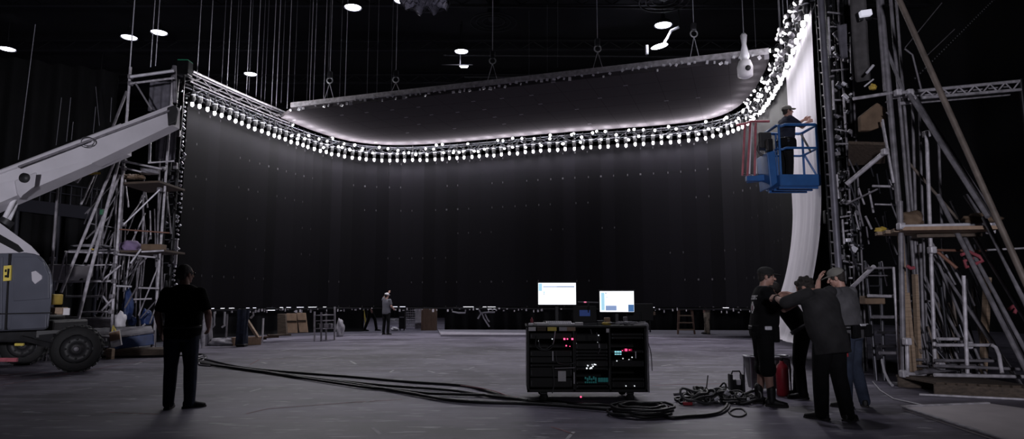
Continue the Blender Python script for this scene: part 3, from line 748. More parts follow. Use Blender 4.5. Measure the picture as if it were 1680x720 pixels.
# boom: main box section, then inner section, with ridge and cable loop
def boxq(mb, top_a, bot_a, top_b, bot_b, ya, yb, wid):
    a0, a1, b0, b1 = P(*top_a, ya), P(*bot_a, ya), P(*top_b, yb), P(*bot_b, yb)
    d = V((0, wid, 0))
    vs = [a0, a1, b1, b0, a0 + d, a1 + d, b1 + d, b0 + d]
    mb.add(vs, [(0, 3, 2, 1), (4, 5, 6, 7), (0, 4, 7, 3), (1, 2, 6, 5), (0, 1, 5, 4), (3, 7, 6, 2)])
mb = MB(); boxq(mb, (-170, 345), (-160, 400), (198, 204), (197, 249), 12.4, 14.6, .45); mb.build('main_boom', 'liftpale', lift)
mb = MB(); boxq(mb, (150, 223), (150, 268), (283, 171), (282, 205), 14.2, 15.2, .36); mb.build('fly_boom', 'liftpale', lift)
mb = MB(); mb.tube(P(-120, 329, 12.7), P(200, 206, 14.58), .055, 8); mb.build('top_ridge', 'liftpale', lift)
mb = MB(); mb.tube(P(30, 274, 13.38), P(282, 180, 15.15), .025, 6); mb.build('side_seam', 'dimsteel', lift)
mb = MB(); mb.torus(P(142, 233, 14.1), (0, 1, 0.1), .11, .008, 20, 6, 1.5); mb.torus(P(144, 232, 14.08), (0, 1, 0.1), .09, .007, 20, 6, 1.6); mb.build('cable_loop', 'cablegrey', lift)
MB().prism([P(x, y, 15.1) for x, y in ((274, 176), (288, 171), (293, 183), (290, 200), (276, 206))], (-.2, .36, 0), .03).build('boom_head', 'liftdark', lift)
br = MB().prism([P(x, y, 13.38) for x, y in ((24, 296), (60, 282), (57, 306), (40, 316), (34, 325), (28, 318))], (-.34, .42, 0), .02).build('bracket', 'liftpale', lift)
MB().lathe([(.10, -.02), (.10, .04)], P(41, 292, 13.37), V((0, -1, 0)), 16).build('pin', 'liftdark', br)
MB().tube(P(-60, 452, 13.2), P(14, 360, 13.5), .13, 12).build('lift_cylinder', 'liftdark', lift)
MB().tube(P(10, 365, 13.5), P(36, 306, 13.9), .07, 12).build('cylinder_rod', 'brightsteel', lift)
MB().tube(P(-10, 392, 13.3), P(28, 318, 13.6), .045, 10).build('hydraulic_pipe', 'white', lift)
mb = MB(); mb.prism([P(x, y, 12.9) for x, y in ((-190, 335), (-120, 335), (-110, 430), (-190, 430))], (0, 1.0, 0), .05); mb.build('turret_post', 'liftgrey', lift)
mb = MB(); mb.prism([P(x, y, 13.8) for x, y in ((5, 285), (24, 280), (28, 300), (8, 312))], (0, .3, 0), .02); mb.build('valve_box', 'liftpale', lift)
mb = MB(); mb.box(P(92, 491, 12.9), (.08, .3, .20), None, .02); mb.build('rear_bumper', 'yellow', lift)
mb = MB(); mb.box(P(97, 510, 13.0), (.24, .2, .14), None, .02); mb.build('toolbox', 'wood', lift)
MB().box(P(109, 511, 12.95), (.12, .02, .13)).build('plate', 'paper', lift)

# ------------------------------------------------------------------ left scaffold
def T(par, name, a, b, r=.024, m='steel', ground=False, n=7):
    A, B = P(*a), P(*b)
    if ground: B = extend_floor(A, B)
    return MB().tube(A, B, r, n).build(name, m, par)
def couplers(par, name, pts, m='dimsteel'):
    for p in pts: MB().box(P(*p), (.09, .09, .10), None, .02).build(name, m, par)
SY = 16.3
lsc = thing('scaffold_tower', 'left scaffold tower of grey steel tubes behind the boom lift', 'scaffold tower', (-9.3, 16.8, 0))
S = lambda n, x0, y0, x1, y1, ya=SY, yb=None, r=.024, m='steel', g=False: T(lsc, n, (x0, y0, ya), (x1, y1, ya if yb is None else yb), r, m, g)
S('standard', 214, 110, 181, 560, 16.4, 16.4, .034, 'steel', True)
S('standard', 285, 110, 252, 560, 17.0, 17.0, .032, 'steel', True)
S('standard', 286, 108, 287, 168, 16.9, 16.9, .055, 'dimsteel')
S('standard', 98, 265, 86, 430, 15.2, 15.2, .032, 'dimsteel', True)
S('standard', 247, 205, 245, 268, 16.8, 16.8, .035, 'brightsteel')
S('standard', 205, 255, 196, 430, 17.6, 17.6, .024, 'dimsteel', True)
S('standard', 192, 300, 184, 500, 17.4, 17.4, .022, 'dimsteel', True)
S('standard', 262, 250, 256, 500, 17.9, 17.9, .026, 'dimsteel', True)
S('standard', 236, 310, 232, 430, 18.4, 18.4, .022, 'dimsteel', True)
S('standard', 227, 410, 222, 520, 18.2, 18.2, .022, 'dimsteel', True)
for x0, y0, x1, y1, ya, yb, r, m in ((207, 218, 100, 480, 16.5, 15.0, .034, 'steel'), (205, 225, 124, 540, 16.3, 14.6, .038, 'steel'), (196, 287, 140, 430, 16.6, 15.6, .030, 'steel'),
                                     (208, 150, 150, 300, 18.5, 17.6, .040, 'dimsteel'), (153, 290, 133, 335, 17.0, 16.6, .028, 'steel'), (160, 283, 140, 335, 17.3, 17.0, .020, 'dimsteel')):
    S('raking_tube', x0, y0, x1, y1, ya, yb, r, m, g=(y1 > 500))
for x0, y0, x1, y1, r, m in ((214, 126, 285, 116, .040, 'brightsteel'), (214, 137, 285, 128, .030, 'steel'), (121, 271, 203, 264, .024, 'steel'), (201, 264, 265, 277, .026, 'steel'), (194, 273, 232, 282, .022, 'steel'),
                             (243, 267, 286, 264, .022, 'steel'), (196, 376, 278, 382, .018, 'copper'), (106, 413, 188, 415, .024, 'steel'), (193, 417, 255, 422, .024, 'steel'), (232, 413, 269, 411, .022, 'steel'),
                             (102, 436, 188, 434, .020, 'steel'), (94, 462, 186, 461, .028, 'steel'), (108, 486, 169, 486, .026, 'steel'), (130, 512, 183, 511, .022, 'steel'), (191, 469, 216, 470, .022, 'brightsteel'),
                             (227, 472, 261, 473, .022, 'steel'), (219, 491, 249, 490, .020, 'steel'), (144, 366, 190, 374, .012, 'dimsteel'), (92, 521, 130, 521, .03, 'dimsteel')):
    S('ledger', x0, y0, x1, y1, SY, SY + .2, r, m)
for x0, y0, x1, y1, r, m in ((222, 136, 249, 180, .024, 'dimsteel'), (203, 368, 262, 311, .020, 'brightsteel'), (166, 461, 198, 435, .024, 'steel'), (166, 510, 184, 491, .024, 'steel'), (169, 486, 180, 501, .022, 'steel'),
                             (214, 432, 231, 409, .022, 'brightsteel'), (109, 412, 91, 476, .026, 'steel'), (109, 412, 108, 486, .018, 'dimsteel'), (225, 470, 205, 505, .020, 'dimsteel')):
    S('brace', x0, y0, x1, y1, SY - .1, SY + .1, r, m)
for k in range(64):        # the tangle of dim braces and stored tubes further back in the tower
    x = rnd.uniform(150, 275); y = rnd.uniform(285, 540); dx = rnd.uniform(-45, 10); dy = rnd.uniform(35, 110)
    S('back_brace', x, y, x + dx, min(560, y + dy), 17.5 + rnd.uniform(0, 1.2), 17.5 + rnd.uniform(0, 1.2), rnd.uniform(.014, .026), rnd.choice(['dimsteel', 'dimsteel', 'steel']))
for p in ((214, 126), (214, 137), (204, 264), (203, 276), (285, 116), (285, 128), (191, 415), (189, 436), (187, 461), (184, 486), (182, 511), (256, 421), (268, 277), (262, 311), (203, 368), (86, 425)):
    MB().box(P(p[0], p[1], SY + (.05 if p[0] < 240 else .6)), (.10, .12, .11), None, .02).build('coupler', 'dimsteel', lsc)
mb = MB(); mb.box(P(108, 282, 15.9), (.26, .12, .34), None, .03); yb = mb.build('bracket', 'yellow', lsc)
MB().path([P(121, 271, 16), P(118, 280, 16), P(124, 287, 16), P(165, 284, 16.3)], .028, 7).build('rail', 'yellow', yb)
MB().box(P(126, 293, 16), (.16, .05, .16), Matrix.Rotation(.6, 3, 'Y')).build('plate', 'steel', yb)
MB().torus(P(152, 409, 15.4), (0, .3, 1), .03, .012, 10, 5).build('tie', 'yellow', lsc)
MB().box(P(167, 348, 15.9), (.07, .07, .13), None, .01).build('green_clip', mat('green_clip', (.03, .16, .08), .5), lsc)
# decks resting on the tower
def deck(ax, ay, bx, by, y, depth, th, m, label, name='scaffold_plank', group=None):
    a, b = P(ax, ay, y), P(bx, by, y)
    return single(name, MB().prism([a, b, b + V((0, depth, 0)), a + V((0, depth, 0))], (0, 0, -th)), m, label, 'plank', group)
deck(197, 299, 262, 296, 16.5, 1.3, .05, 'darkwood', 'dark deck boards laid across the upper level of the left scaffold')
deck(112, 410, 190, 408, 16.4, .9, .04, 'dimsteel', 'narrow deck on the middle level of the left scaffold, left half')
deck(192, 411, 268, 409, 16.5, 1.1, .05, 'darkwood', 'deck boards on the middle level of the left scaffold under the purple cloth')
def lump(name, c, r, m, label, cat, seed, n=22, k=14):
    rr = random.Random(seed); ph = [rr.uniform(0, 6) for _ in range(6)]
    mb = MB(); mb.ell((0, 0, 0), (1, 1, 1), n=n, m=k)
    out = []
    for p in mb.v:
        f = 1 + .16 * math.sin(3 * p.x * 2 + ph[0]) * math.cos(4 * p.y + ph[1]) + .12 * math.sin(6 * p.z + 4 * p.x + ph[2]) + .06 * math.sin(11 * p.y + 7 * p.x + ph[3])
        q = p * f; q.z = max(q.z, -.62)
        out.append(V(c) + V((q.x * r[0], q.y * r[1], (q.z + .62) * r[2])))
    mb.v = out
    return single(name, mb, m, label, cat)
def at_deck(px, py, y): return P(px, py, y)
lump('cloth_bundle', P(212, 416, 17.0) + V((0, 0, .05)), (.27, .25, .17), 'purplecloth', 'crumpled purple-grey cloth lying on the middle level of the left scaffold', 'cloth', 3)
lump('cloth_bundle', P(152, 408, 16.9) + V((0, 0, .03)), (.42, .25, .055), 'greycloth', 'flat grey cloth on the middle level of the left scaffold beside the raking tubes', 'cloth', 5)
lump('cloth_bundle', P(244, 289, 17.1) + V((0, 0, .06)), (.22, .22, .10), 'greycloth', 'grey cloth heap at the right end of the upper scaffold level', 'cloth', 8)
cx = P(216, 294, 17.0)
for k in range(7):
    a = P(200 + k * 5.2, 296, 16.9 + .1 * (k % 3)) + V((0, 0, .045))
    lump('sandbag', a, (.085, .16, .055 + .02 * (k % 2)), 'wood' if k % 2 else 'card', 'small brown sandbag in the row on the upper level of the left scaffold', 'sandbag', 20 + k)['group'] = 'row of sandbags on the left scaffold'
a = P(252, 412, 17.0)
single('crate', MB().box(a + V((0, 0, .09)), (.50, .3, .16), None, .01), 'card', 'flat brown crate on the middle scaffold level right of the purple cloth', 'crate')
# base: plank stack, sheet, blue beam, bag, timber blocks
a = P(160, 556, 16.6)
for k in range(4):
    w = 2.3
    single('timber_beam', MB().beam(V((-9.9 - .05 * k, 16.0 + .22 * k, .12 + .0 * k)), V((-8.25, 16.3 + .22 * k, .12)), .16, .14), 'darkwood', 'timber beam lying under the foot of the left scaffold', 'beam', 'timber beams under the left scaffold')
single('steel_beam', MB().beam(P(188, 564, 16.2), P(252, 556, 16.5), .10, .26, bevel=.01), mat('blue_beam', (.015, .045, .16), .5, var=.3), 'blue steel beam along the foot of the left scaffold', 'beam')
single('plywood_sheet', MB().prism([P(135, 553, 15.9), P(185, 555, 15.9), P(252, 546, 16.6), P(248, 537, 17.6), P(150, 541, 17.4)], (0, 0, .04)), 'dimsteel', 'grey sheet lying across the foot of the left scaffold above the blue beam', 'sheet')
for k in range(6):
    A, B = P(132 + 2 * k, 523 + 2.6 * k, 16.2 + .09 * k), P(188 - k, 522 + 2.4 * k, 16.5 + .09 * k)
    single('stored_tube', MB().tube(A, B, .036, 8), 'dimsteel', 'grey tube in the bundle stored on the lowest level of the left scaffold', 'tube', 'stored tubes on the left scaffold')
single('wood_block', MB().box(P(181, 584, 15.7) + V((0, 0, 0)), (.13, .13, .34), None, .01), 'wood', 'short timber block standing under the corner of the left scaffold', 'block')
t = thing('paper_bag', 'white tagged bag hanging off the left scaffold foot', 'bag', P(188, 570, 15.6))
A = P(187, 556, 15.6)
MB().prism([P(178, 545, 15.6), P(195, 541, 15.6), P(199, 566, 15.6), P(182, 571, 15.6)], (0, .06, 0), .015).build('bag', 'paper', t)
MB().prism([P(179, 546, 15.58), P(195, 542, 15.58), P(197, 556, 15.58), P(180.5, 560, 15.58)], (0, .03, 0)).build('bag_panel', 'plywood', t)
MB().path([P(184, 545, 15.62), P(186, 534, 15.7), P(190, 543, 15.62)], .02, 6).build('bag_tie', 'label_yellow', t)
lump('white_bag', P(196, 536, 16.6), (.13, .10, .22), 'white', 'white cloth bag with blue edge standing on the foot of the left scaffold', 'bag', 31)
lump('tarp', P(208, 524, 17.6) + V((0, 0, .0)), (.11, .12, .50), 'bluetarp', 'tall folded blue tarp hanging in the left scaffold behind the white bag', 'tarp', 33)
lump('tarp', P(216, 540, 17.9) + V((0, 0, .1)), (.09, .10, .16), 'bluetarp', 'lower small blue tarp at the left scaffold foot right of the white bag', 'tarp', 35)
lump('tarp', P(240, 532, 18.1), (.17, .14, .24), 'bluetarp', 'blue tarp bundle deep in the left scaffold near the man in black', 'tarp', 37)
# drapes on the scaffold top
def hang(px0, px1, py0, py1, y, m, label, wl=.22, amp=.05, taper=0):
    a, b = P(px0, py0, y), P(px1, py0, y); z1 = P(px0, py1, y).z; L = (b - a).length
    def fn(u, v):
        w = 1 - taper * v * .5; s = (u - .5) * w + .5
        return a.lerp(b, s) + V((0, amp * math.sin(2 * math.pi * u * L / wl) + .3 * amp * math.sin(5 * u + 4 * v), 0)) * (.4 + .6 * v) + V((0, 0, (z1 - a.z) * v))
    return single('hanging_drape', MB().grid(fn, max(16, int(L / wl * 10)), 10, (0, .012, 0)), m, label, 'drape')
hang(246, 281, 134, 182, 17.2, 'greydrape', 'grey pleated drape hanging from the top rail of the left scaffold')
hang(255, 274, 205, 262, 17.4, 'greydrape', 'narrow grey drape hanging below the boom tip on the left scaffold', taper=.8)
hang(270, 290, 200, 265, 17.6, 'greydrape', 'dark drape against the edge of the screen wall below the boom tip')
# dark edge gear of the wall beside the scaffold
t = thing('wall_edge_rig', 'black rig column with pale glints along the open left edge of the screen wall', 'rig column', (-9.6, 18.6, 0))
for px in (284, 293):
    A = P(px + 8, 130, 18.9); MB().tube(A, V((A.x - (.25 if px == 284 else .06), A.y, 0)), .05, 8).build('upright', 'blackmetal', t)
mb = MB()
for k in range(22):
    z = .4 + k * .33; mb.tube((-9.82, 18.9, z), (-9.52, 18.9, z + .06 * (k % 2)), .018, 5)
mb.build('rung', 'darksteel', t)
for k in range(16):
    z = 1.0 + k * .42 + rnd.uniform(-.1, .1); MB().box((-9.66 + rnd.uniform(-.12, .12), 18.8, z), (rnd.uniform(.04, .12), .08, rnd.uniform(.06, .20)), Matrix.Rotation(rnd.uniform(-.7, .7), 3, 'Y'), .01).build('clamp', rnd.choice(['darksteel', 'dimsteel', 'blackmetal', 'blackmetal']), t)
MB().path([P(278, 198, 17.9), P(282, 190, 17.9), P(288, 196, 17.9), P(284, 206, 17.9), P(277, 203, 17.9)], .03, 8, closed=True).build('cable_coil', 'blackmetal', t)
MB().tube(P(264, 198, 16.7), P(274, 196, 17.7), .05, 8).build('lamp_tube', 'brightsteel', t)
a = P(303, 113, 18.8)
t = thing('green_topped_case', 'dark case with thin green edge on top of the screen wall corner', 'case', a)
MB().box(a, (.34, .3, .42), None, .02).build('body', 'blackmetal', t); MB().box(a + V((0, 0, .22)), (.30, .3, .03)).build('edge', mat('green_edge', (.03, .30, .15), .5), t)
MB().tube(a + V((0, 0, -.2)), V((a.x, a.y, ZT + .3)), .03, 6).build('foot', 'blackmetal', t)
# mezzanine with railing far behind the lift
t = thing('mezzanine_railing', 'faint dark mezzanine deck with railing far behind the boom lift', 'railing', (-19, 27, 0))
A, B = P(30, 336, 27), P(165, 352, 27)
M['dimrail'] = mat('dim_railing', (.05, .05, .065), .6)
MB().beam(A, B, .3, .5).build('deck', 'dimrail', t)
mb = MB(); mb.tube(A + V((0, 0, 1.1)), B + V((0, 0, 1.0)), .03, 6); mb.tube(A + V((0, 0, .7)), B + V((0, 0, .65)), .02, 6)
for k in range(9): q = A.lerp(B, k / 8); mb.tube(q, q + V((0, 0, 1.05)), .025, 6)
mb.build('rail', 'dimrail', t)
for k in (0, 1, 2): q = A.lerp(B, k / 2); MB().tube(q, (q.x, q.y, 0), .08, 8).build('post', 'dimrail', t)
c = P(104, 448, 17.5)
t = thing('small_vehicle', 'pale small utility cart body half hidden behind the lift and the scaffold', 'cart', (c.x, 17.8, 0))
MB().prism([P(x, y, 17.5) for x, y in ((76, 433), (124, 433), (122, 452), (112, 462), (80, 462))], (0, .8, 0), .05).build('body', 'liftpale', t)
for x in (84, 114):
    q = P(x, 500, 17.5); MB().lathe([(.05, 0), (.3, .01), (.3, .2), (.05, .21)], (q.x, 17.6, .3), V((0, 1, 0)), 18).build('wheel', 'rubber', t)
    MB().tube((q.x, 17.9, .3), (q.x, 17.9, P(84, 462, 17.5).z + .1), .05, 6).build('leg', 'liftdark', t)
# ------------------------------------------------------------------ supports of the right wing edge
t = thing('wing_support_frame', 'tall black ladder-like support frame with grey upright along the edge of the right wing', 'support frame', (6.6, 12.8, 0))
def Tw(par, name, a, b, r, m, ground=False, n=8): return T(par, name, a, b, r, m, ground, n)
def up_line(par, name, x0, y0, x1, y1, y, r, m, n=8):          # an upright drawn through two measured points, from the floor upward
    A, B = P(x0, y0, y), P(x1, y1, y); B = extend_floor(A, B)
    return MB().tube(A, B, r, n).build(name, m, par)
M['lavsteel'] = mat('grey_mauve_upright', (.17, .165, .20), .5, .3, var=.25, scale=4)
up_line(t, 'upright', 1345, -20, 1378, 470, 12.3, .062, 'lavsteel')
up_line(t, 'upright', 1338, -20, 1367, 470, 12.6, .030, 'blackmetal')
mb = MB()
for k in range(26):
    y = -10 + k * 18.5; x = 1338 + (y + 20) / 490 * 29
    mb.tube(P(x, y, 12.6), P(x + 10, y + 1, 12.32), .022, 6)
mb.build('rung', 'dimsteel', t)
t2 = thing('rig_column', 'black cluttered rig column with pale glints, right of the grey upright', 'rig column', (7.1, 12.6, 0))
for x0, x1, r, m in ((1357, 1388, .075, 'blackmetal'), (1368, 1396, .05, 'blackmetal'), (1374, 1403, .022, 'dimsteel'), (1386, 1410, .05, 'blackmetal'), (1392, 1416, .02, 'dimsteel')):
    up_line(t2, 'upright', x0, -20, x1, 470, 12.6 + rnd.uniform(0, .5), r, m)
for k in range(95):  # brightest clamps are added to stand for glints on the rig
    y = rnd.uniform(0, 440); x = 1362 + (y / 490) * 28 + rnd.uniform(-6, 30)
    q = P(x, y, 12.4 + rnd.uniform(-.1, .2)); s = rnd.uniform(.02, .065)
    MB().box(q, (s * rnd.uniform(.8, 2.2), .06, s * rnd.uniform(.6, 2.0)), Matrix.Rotation(rnd.uniform(-.9, .9), 3, 'Y'), .01).build('clamp', rnd.choice(['brightsteel', 'dimsteel', 'darksteel', 'blackmetal']), t2)
for k in range(18):
    y = 20 + k * 24; x = 1357 + y / 490 * 31
    MB().tube(P(x, y, 12.5), P(x + rnd.uniform(14, 30), y + rnd.uniform(-5, 6), 12.7), .018, 6).build('rung', rnd.choice(['dimsteel', 'steel', 'blackmetal']), t2)
for x0, y0, x1, y1 in ((1359, 28, 1362, 90), (1366, 132, 1368, 180), (1373, 286, 1376, 326), (1382, 360, 1385, 400), (1384, 160, 1387, 210), (1396, 60, 1397, 120)):
    MB().tube(P(x0, y0, 12.35), P(x1, y1, 12.35), .020, 6).build('bright_tube', 'steel', t2)
q = P(1357, 356, 12.9); MB().box(q, (.12, .12, .26), None, .02).build('clamp_block', 'black', t2); MB().box(P(1364, 351, 12.7), (.16, .06, .05), Matrix.Rotation(.4, 3, 'Y'), .01).build('bright_clamp', 'brightsteel', t2)
for k in range(16):
    y = 330 + k * 18; MB().box(P(1392 + rnd.uniform(-4, 8), y, 12.3), (.05, .05, .03)).build('indicator', 'steel', t2)
def hangr(px0, px1, py0, py1, y, m, label, wl=.22, amp=.05, taper=0): return hang(px0, px1, py0, py1, y, m, label, wl, amp, taper)
M['olivedrape'] = mat('dark_grey_drape', (.085, .080, .083), .9, var=.3, scale=6)
hangr(1394, 1420, -15, 133, 11.6, 'olivedrape', 'long dark grey drape hanging beside the lamp on the right rig', .28, .07)
hangr(1374, 1388, 40, 95, 12.0, 'greydrape', 'torn grey cloth strip hanging on the black rig column at the right wing', .2, .05, .6)
# square work lamp on the rig
c = P(1420, 22, 11.5)
t = thing('work_lamp', 'pale glowing rectangular work lamp near the top of the right rig', 'lamp', c)
MB().box(c, (.20, .10, .11), Matrix.Rotation(-.15, 3, 'Y'), .015).build('lens', mat('soft_lamp_face', (.8, .8, .85), .3, emit=(.8, .8, .95), estr=.55), t)
MB().box(c + V((.02, .1, -.02)), (.26, .10, .18), Matrix.Rotation(-.15, 3, 'Y'), .02).build('housing', 'blackmetal', t)
MB().tube(c + V((.02, .14, 0)), P(1440, 30, 11.7), .02, 6).build('arm', 'dimsteel', t)

# ------------------------------------------------------------------ right scaffold
rs = thing('scaffold_tower', 'big right scaffold of leaning steel tubes with a braced timber platform', 'scaffold tower', (7.2, 11.2, 0))
def U(n, x0, y0, x1, y1, ya=11.0, yb=None, r=.024, m='dimsteel', g=False): return T(rs, n, (x0, y0, ya), (x1, y1, ya if yb is None else yb), r, m, g)
for x0, y0, x1, y1, y, r, m in ((1439, -15, 1452, 150, 11.2, .030, 'dimsteel'), (1444, -15, 1474, 330, 11.2, .050, 'dimsteel'), (1477, 330, 1483, 640, 10.75, .042, 'dimsteel'), (1460, -15, 1490, 330, 11.3, .030, 'dimsteel'), (1469, -15, 1496, 330, 11.4, .024, 'dimsteel'),
                                (1520, 215, 1529, 460, 10.9, .032, 'steel'), (1581, 452, 1588, 632, 10.3, .030, 'steel'), (1497, 170, 1503, 380, 11.5, .026, 'dimsteel'), (1508, 170, 1516, 420, 11.6, .022, 'dimsteel'), (1484, 170, 1492, 400, 11.6, .026, 'dimsteel'),
                                (1510, 400, 1517, 600, 11.3, .026, 'dimsteel'), (1496, 390, 1509, 620, 11.4, .028, 'dimsteel'), (1447, 200, 1465, 300, 11.6, .022, 'steel'), (1540, 230, 1547, 420, 11.8, .024, 'dimsteel'), (1488, 560, 1490, 640, 10.6, .03, 'steel'), (1466, 438, 1473, 560, 11.0, .022, 'steel')):
    up = y1 > 300
    U('standard', x0, y0, x1, y1, y, y, r, m, g=up)
for x0, y0, x1, y1, ya, yb, r, m in ((1492, 155, 1621, 356, 11.0, 9.6, .036, 'dimsteel'), (1499, 155, 1634, 360, 11.1, 9.7, .032, 'dimsteel'), (1614, 356, 1680, 492, 10.0, 9.4, .036, 'dimsteel'), (1539, 320, 1680, 600, 11.0, 9.6, .038, 'dimsteel'),
                                     (1581, 387, 1653, 520, 10.8, 10.0, .030, 'dimsteel'), (1598, 387, 1678, 517, 10.8, 9.9, .030, 'dimsteel'), (1584, 320, 1625, 380, 10.7, 10.4, .036, 'dimsteel'), (1485, 260, 1572, 360, 11.6, 11.0, .024, 'rustpole'), (1500, 340, 1560, 480, 11.8, 11.2, .024, 'dimsteel'),
                                     (1530, 420, 1625, 560, 11.8, 10.8, .026, 'dimsteel'), (1533, 480, 1600, 600, 11.8, 11.0, .024, 'dimsteel'), (1595, 510, 1655, 600, 11.2, 10.4, .026, 'dimsteel'), (1505, 420, 1560, 560, 12.0, 11.4, .020, 'dimsteel'), (1560, 330, 1640, 500, 11.6, 10.6, .022, 'dimsteel'), (1455, 82, 1482, 150, 11.4, 11.2, .030, 'dimsteel')):
    U('raking_tube', x0, y0, x1, y1, ya, yb, r, m, g=(y1 > 470))
for x0, y0, x1, y1, y, r, m in ((1400, 162, 1478, 150, 11.1, .030, 'steel'), (1478, 371, 1634, 367, 10.4, .026, 'brightsteel'), (1534, 410, 1617, 412, 10.9, .022, 'copper'), (1620, 410, 1700, 406, 10.6, .016, 'steel'), (1538, 556, 1583, 556, 10.5, .026, 'steel'),
                                (1537, 566, 1627, 566, 10.3, .026, 'steel'), (1533, 591, 1633, 592, 10.3, .024, 'dimsteel'), (1533, 600, 1690, 606, 10.1, .024, 'dimsteel'), (1533, 615, 1690, 618, 9.95, .028, 'steel'), (1485, 613, 1518, 614, 10.4, .026, 'steel'),
                                (1420, 440, 1467, 439, 11.2, .020, 'dimsteel'), (1424, 452, 1460, 452, 11.3, .012, 'dimsteel'), (1424, 485, 1467, 486, 11.1, .026, 'steel'), (1432, 520, 1475, 520, 11.0, .028, 'dimsteel'), (1438, 545, 1475, 546, 11.0, .02, 'darksteel'), (1440, 568, 1475, 568, 11.0, .024, 'darksteel'), (1443, 579, 1476, 579, 11.0, .028, 'dimsteel'),
                                (1432, 305, 1470, 306, 11.4, .022, 'steel'), (1436, 335, 1470, 336, 11.4, .016, 'steel'), (1470, 494, 1525, 494, 11.3, .02, 'dimsteel'), (1500, 590, 1520, 590, 10.9, .02, 'dimsteel'), (1502, 600, 1520, 601, 10.9, .02, 'dimsteel')):
    U('ledger', x0, y0, x1, y1, y, y + .1, r, m)
for x0, y0, x1, y1, ya, yb, r, m in ((1389, 302, 1452, 249, 11.6, 11.1, .040, 'steel'), (1398, 471, 1434, 437, 11.8, 11.2, .036, 'steel'), (1448, 196, 1466, 300, 11.3, 11.2, .020, 'steel'), (1388, 335, 1440, 310, 11.8, 11.4, .016, 'dimsteel'), (1422, 120, 1433, 107, 11.2, 11.2, .024, 'brightsteel'), (1418, 142, 1433, 130, 11.2, 11.2, .014, 'brightsteel'), (1537, 412, 1570, 440, 11.0, 10.8, .028, 'copper')):
    U('brace', x0, y0, x1, y1, ya, yb, r, m)
MB().path([P(1627, 566, 10.3), P(1634, 570, 10.25), P(1639, 582, 10.2), P(1644, 612, 10.1)], .028, 8).build('bent_rail', 'steel', rs)
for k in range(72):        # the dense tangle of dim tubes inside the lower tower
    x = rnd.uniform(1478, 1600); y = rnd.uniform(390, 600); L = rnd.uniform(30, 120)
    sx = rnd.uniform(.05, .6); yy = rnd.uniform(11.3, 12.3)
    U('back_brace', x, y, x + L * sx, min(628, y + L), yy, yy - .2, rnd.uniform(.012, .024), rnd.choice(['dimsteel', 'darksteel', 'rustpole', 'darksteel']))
for k in range(26):        # short pieces in the bay beside the ladder frame
    x = rnd.uniform(1392, 1462); y = rnd.uniform(255, 430)
    U('back_brace', x, y, x + rnd.uniform(3, 16), y + rnd.uniform(15, 45), 12.0, 12.1, rnd.uniform(.012, .02), rnd.choice(['dimsteel', 'darksteel', 'steel']))
for k in range(12):        # cross pieces of the lattice mast
    y = 8 + k * 16; x = 1439 + y * .082
    U('lattice_bar', x, y, x + 9, y + (9 if k % 2 else -6), 11.2, 11.2, .012, 'dimsteel')
for p in ((1478, 371), (1634, 367), (1483, 613), (1588, 566), (1586, 617), (1529, 410), (1473, 152), (1492, 152), (1452, 249), (1520, 220), (1488, 560), (1543, 600), (1625, 378), (1621, 356)):
    MB().box(P(p[0], p[1], 10.45 if p[1] > 330 else 11.05), (.10, .12, .11), None, .02).build('coupler', 'steel', rs)
for k, (x, y) in enumerate(((1486, 640), (1483, 644))):
    pass
MB().box((P(1483, 640, 10.75).x, 10.75, .03), (.22, .22, .05), None, .01).build('base_plate', 'dimsteel', rs)
# long brown pole leaning across
A, B = P(1470, -12, 10.2), P(1678, 453, 9.3); B = extend_floor(A, B)
single('leaning_pole', MB().tube(A, B, .043, 12), 'rustpole', 'long thick brown pole leaning from the top down to the right picture edge', 'pole')
# horizontal lattice truss
t = thing('lattice_truss', 'horizontal lattice truss running from the right scaffold to the right picture edge', 'truss', P(1580, 150, 10.9))
ya, yb = 11.0, 11.9
for off in (0, .28):
    MB().tube(P(1478, 152, ya) + V((0, off, 0)), P(1672, 133, yb) + V((0, off, 0)), .030, 8).build('chord', 'steel', t)
    MB().tube(P(1492, 162, ya) + V((0, off, 0)), P(1674, 147, yb) + V((0, off, 0)), .030, 8).build('chord', 'steel', t)
for k in range(14):
    u0, u1 = k / 14, (k + 1) / 14
    f = lambda u, top: (P(1492, 151.2, ya) if top else P(1492, 162, ya)).lerp(P(1673, 133, yb) if top else P(1673, 147, yb), u)
    MB().tube(f(u0, k % 2 == 0), f(u1, k % 2 == 1), .014, 6).build('lacing', 'steel', t)
MB().tube(P(1674, 130, yb), V((P(1674, 130, yb).x + .2, yb + .2, 0)), .04, 8).build('post', 'blackmetal', t)
# timber platform on the scaffold
for k in range(4):
    single('scaffold_plank', MB().beam(P(1478, 376, 10.5) + V((0, .24 * k, 0)), P(1635, 374, 10.1) + V((0, .24 * k, 0)), .22, .055), 'plywood' if k == 0 else 'wood', 'timber plank of the platform on the right scaffold', 'plank', 'planks of the right platform')
single('scaffold_plank', MB().beam(P(1500, 388, 10.9), P(1606, 386, 10.7), .24, .05), 'darkwood', 'dark plank slung just below the right platform', 'plank')
lump('burlap_roll', P(1496, 371, 10.9), (.17, .2, .15), 'card', 'brown burlap roll at the left end of the right platform', 'cloth', 51)
lump('cloth_bundle', P(1610, 366, 10.5), (.30, .2, .09), 'card', 'brown folded cloth on the right end of the right platform', 'cloth', 53)
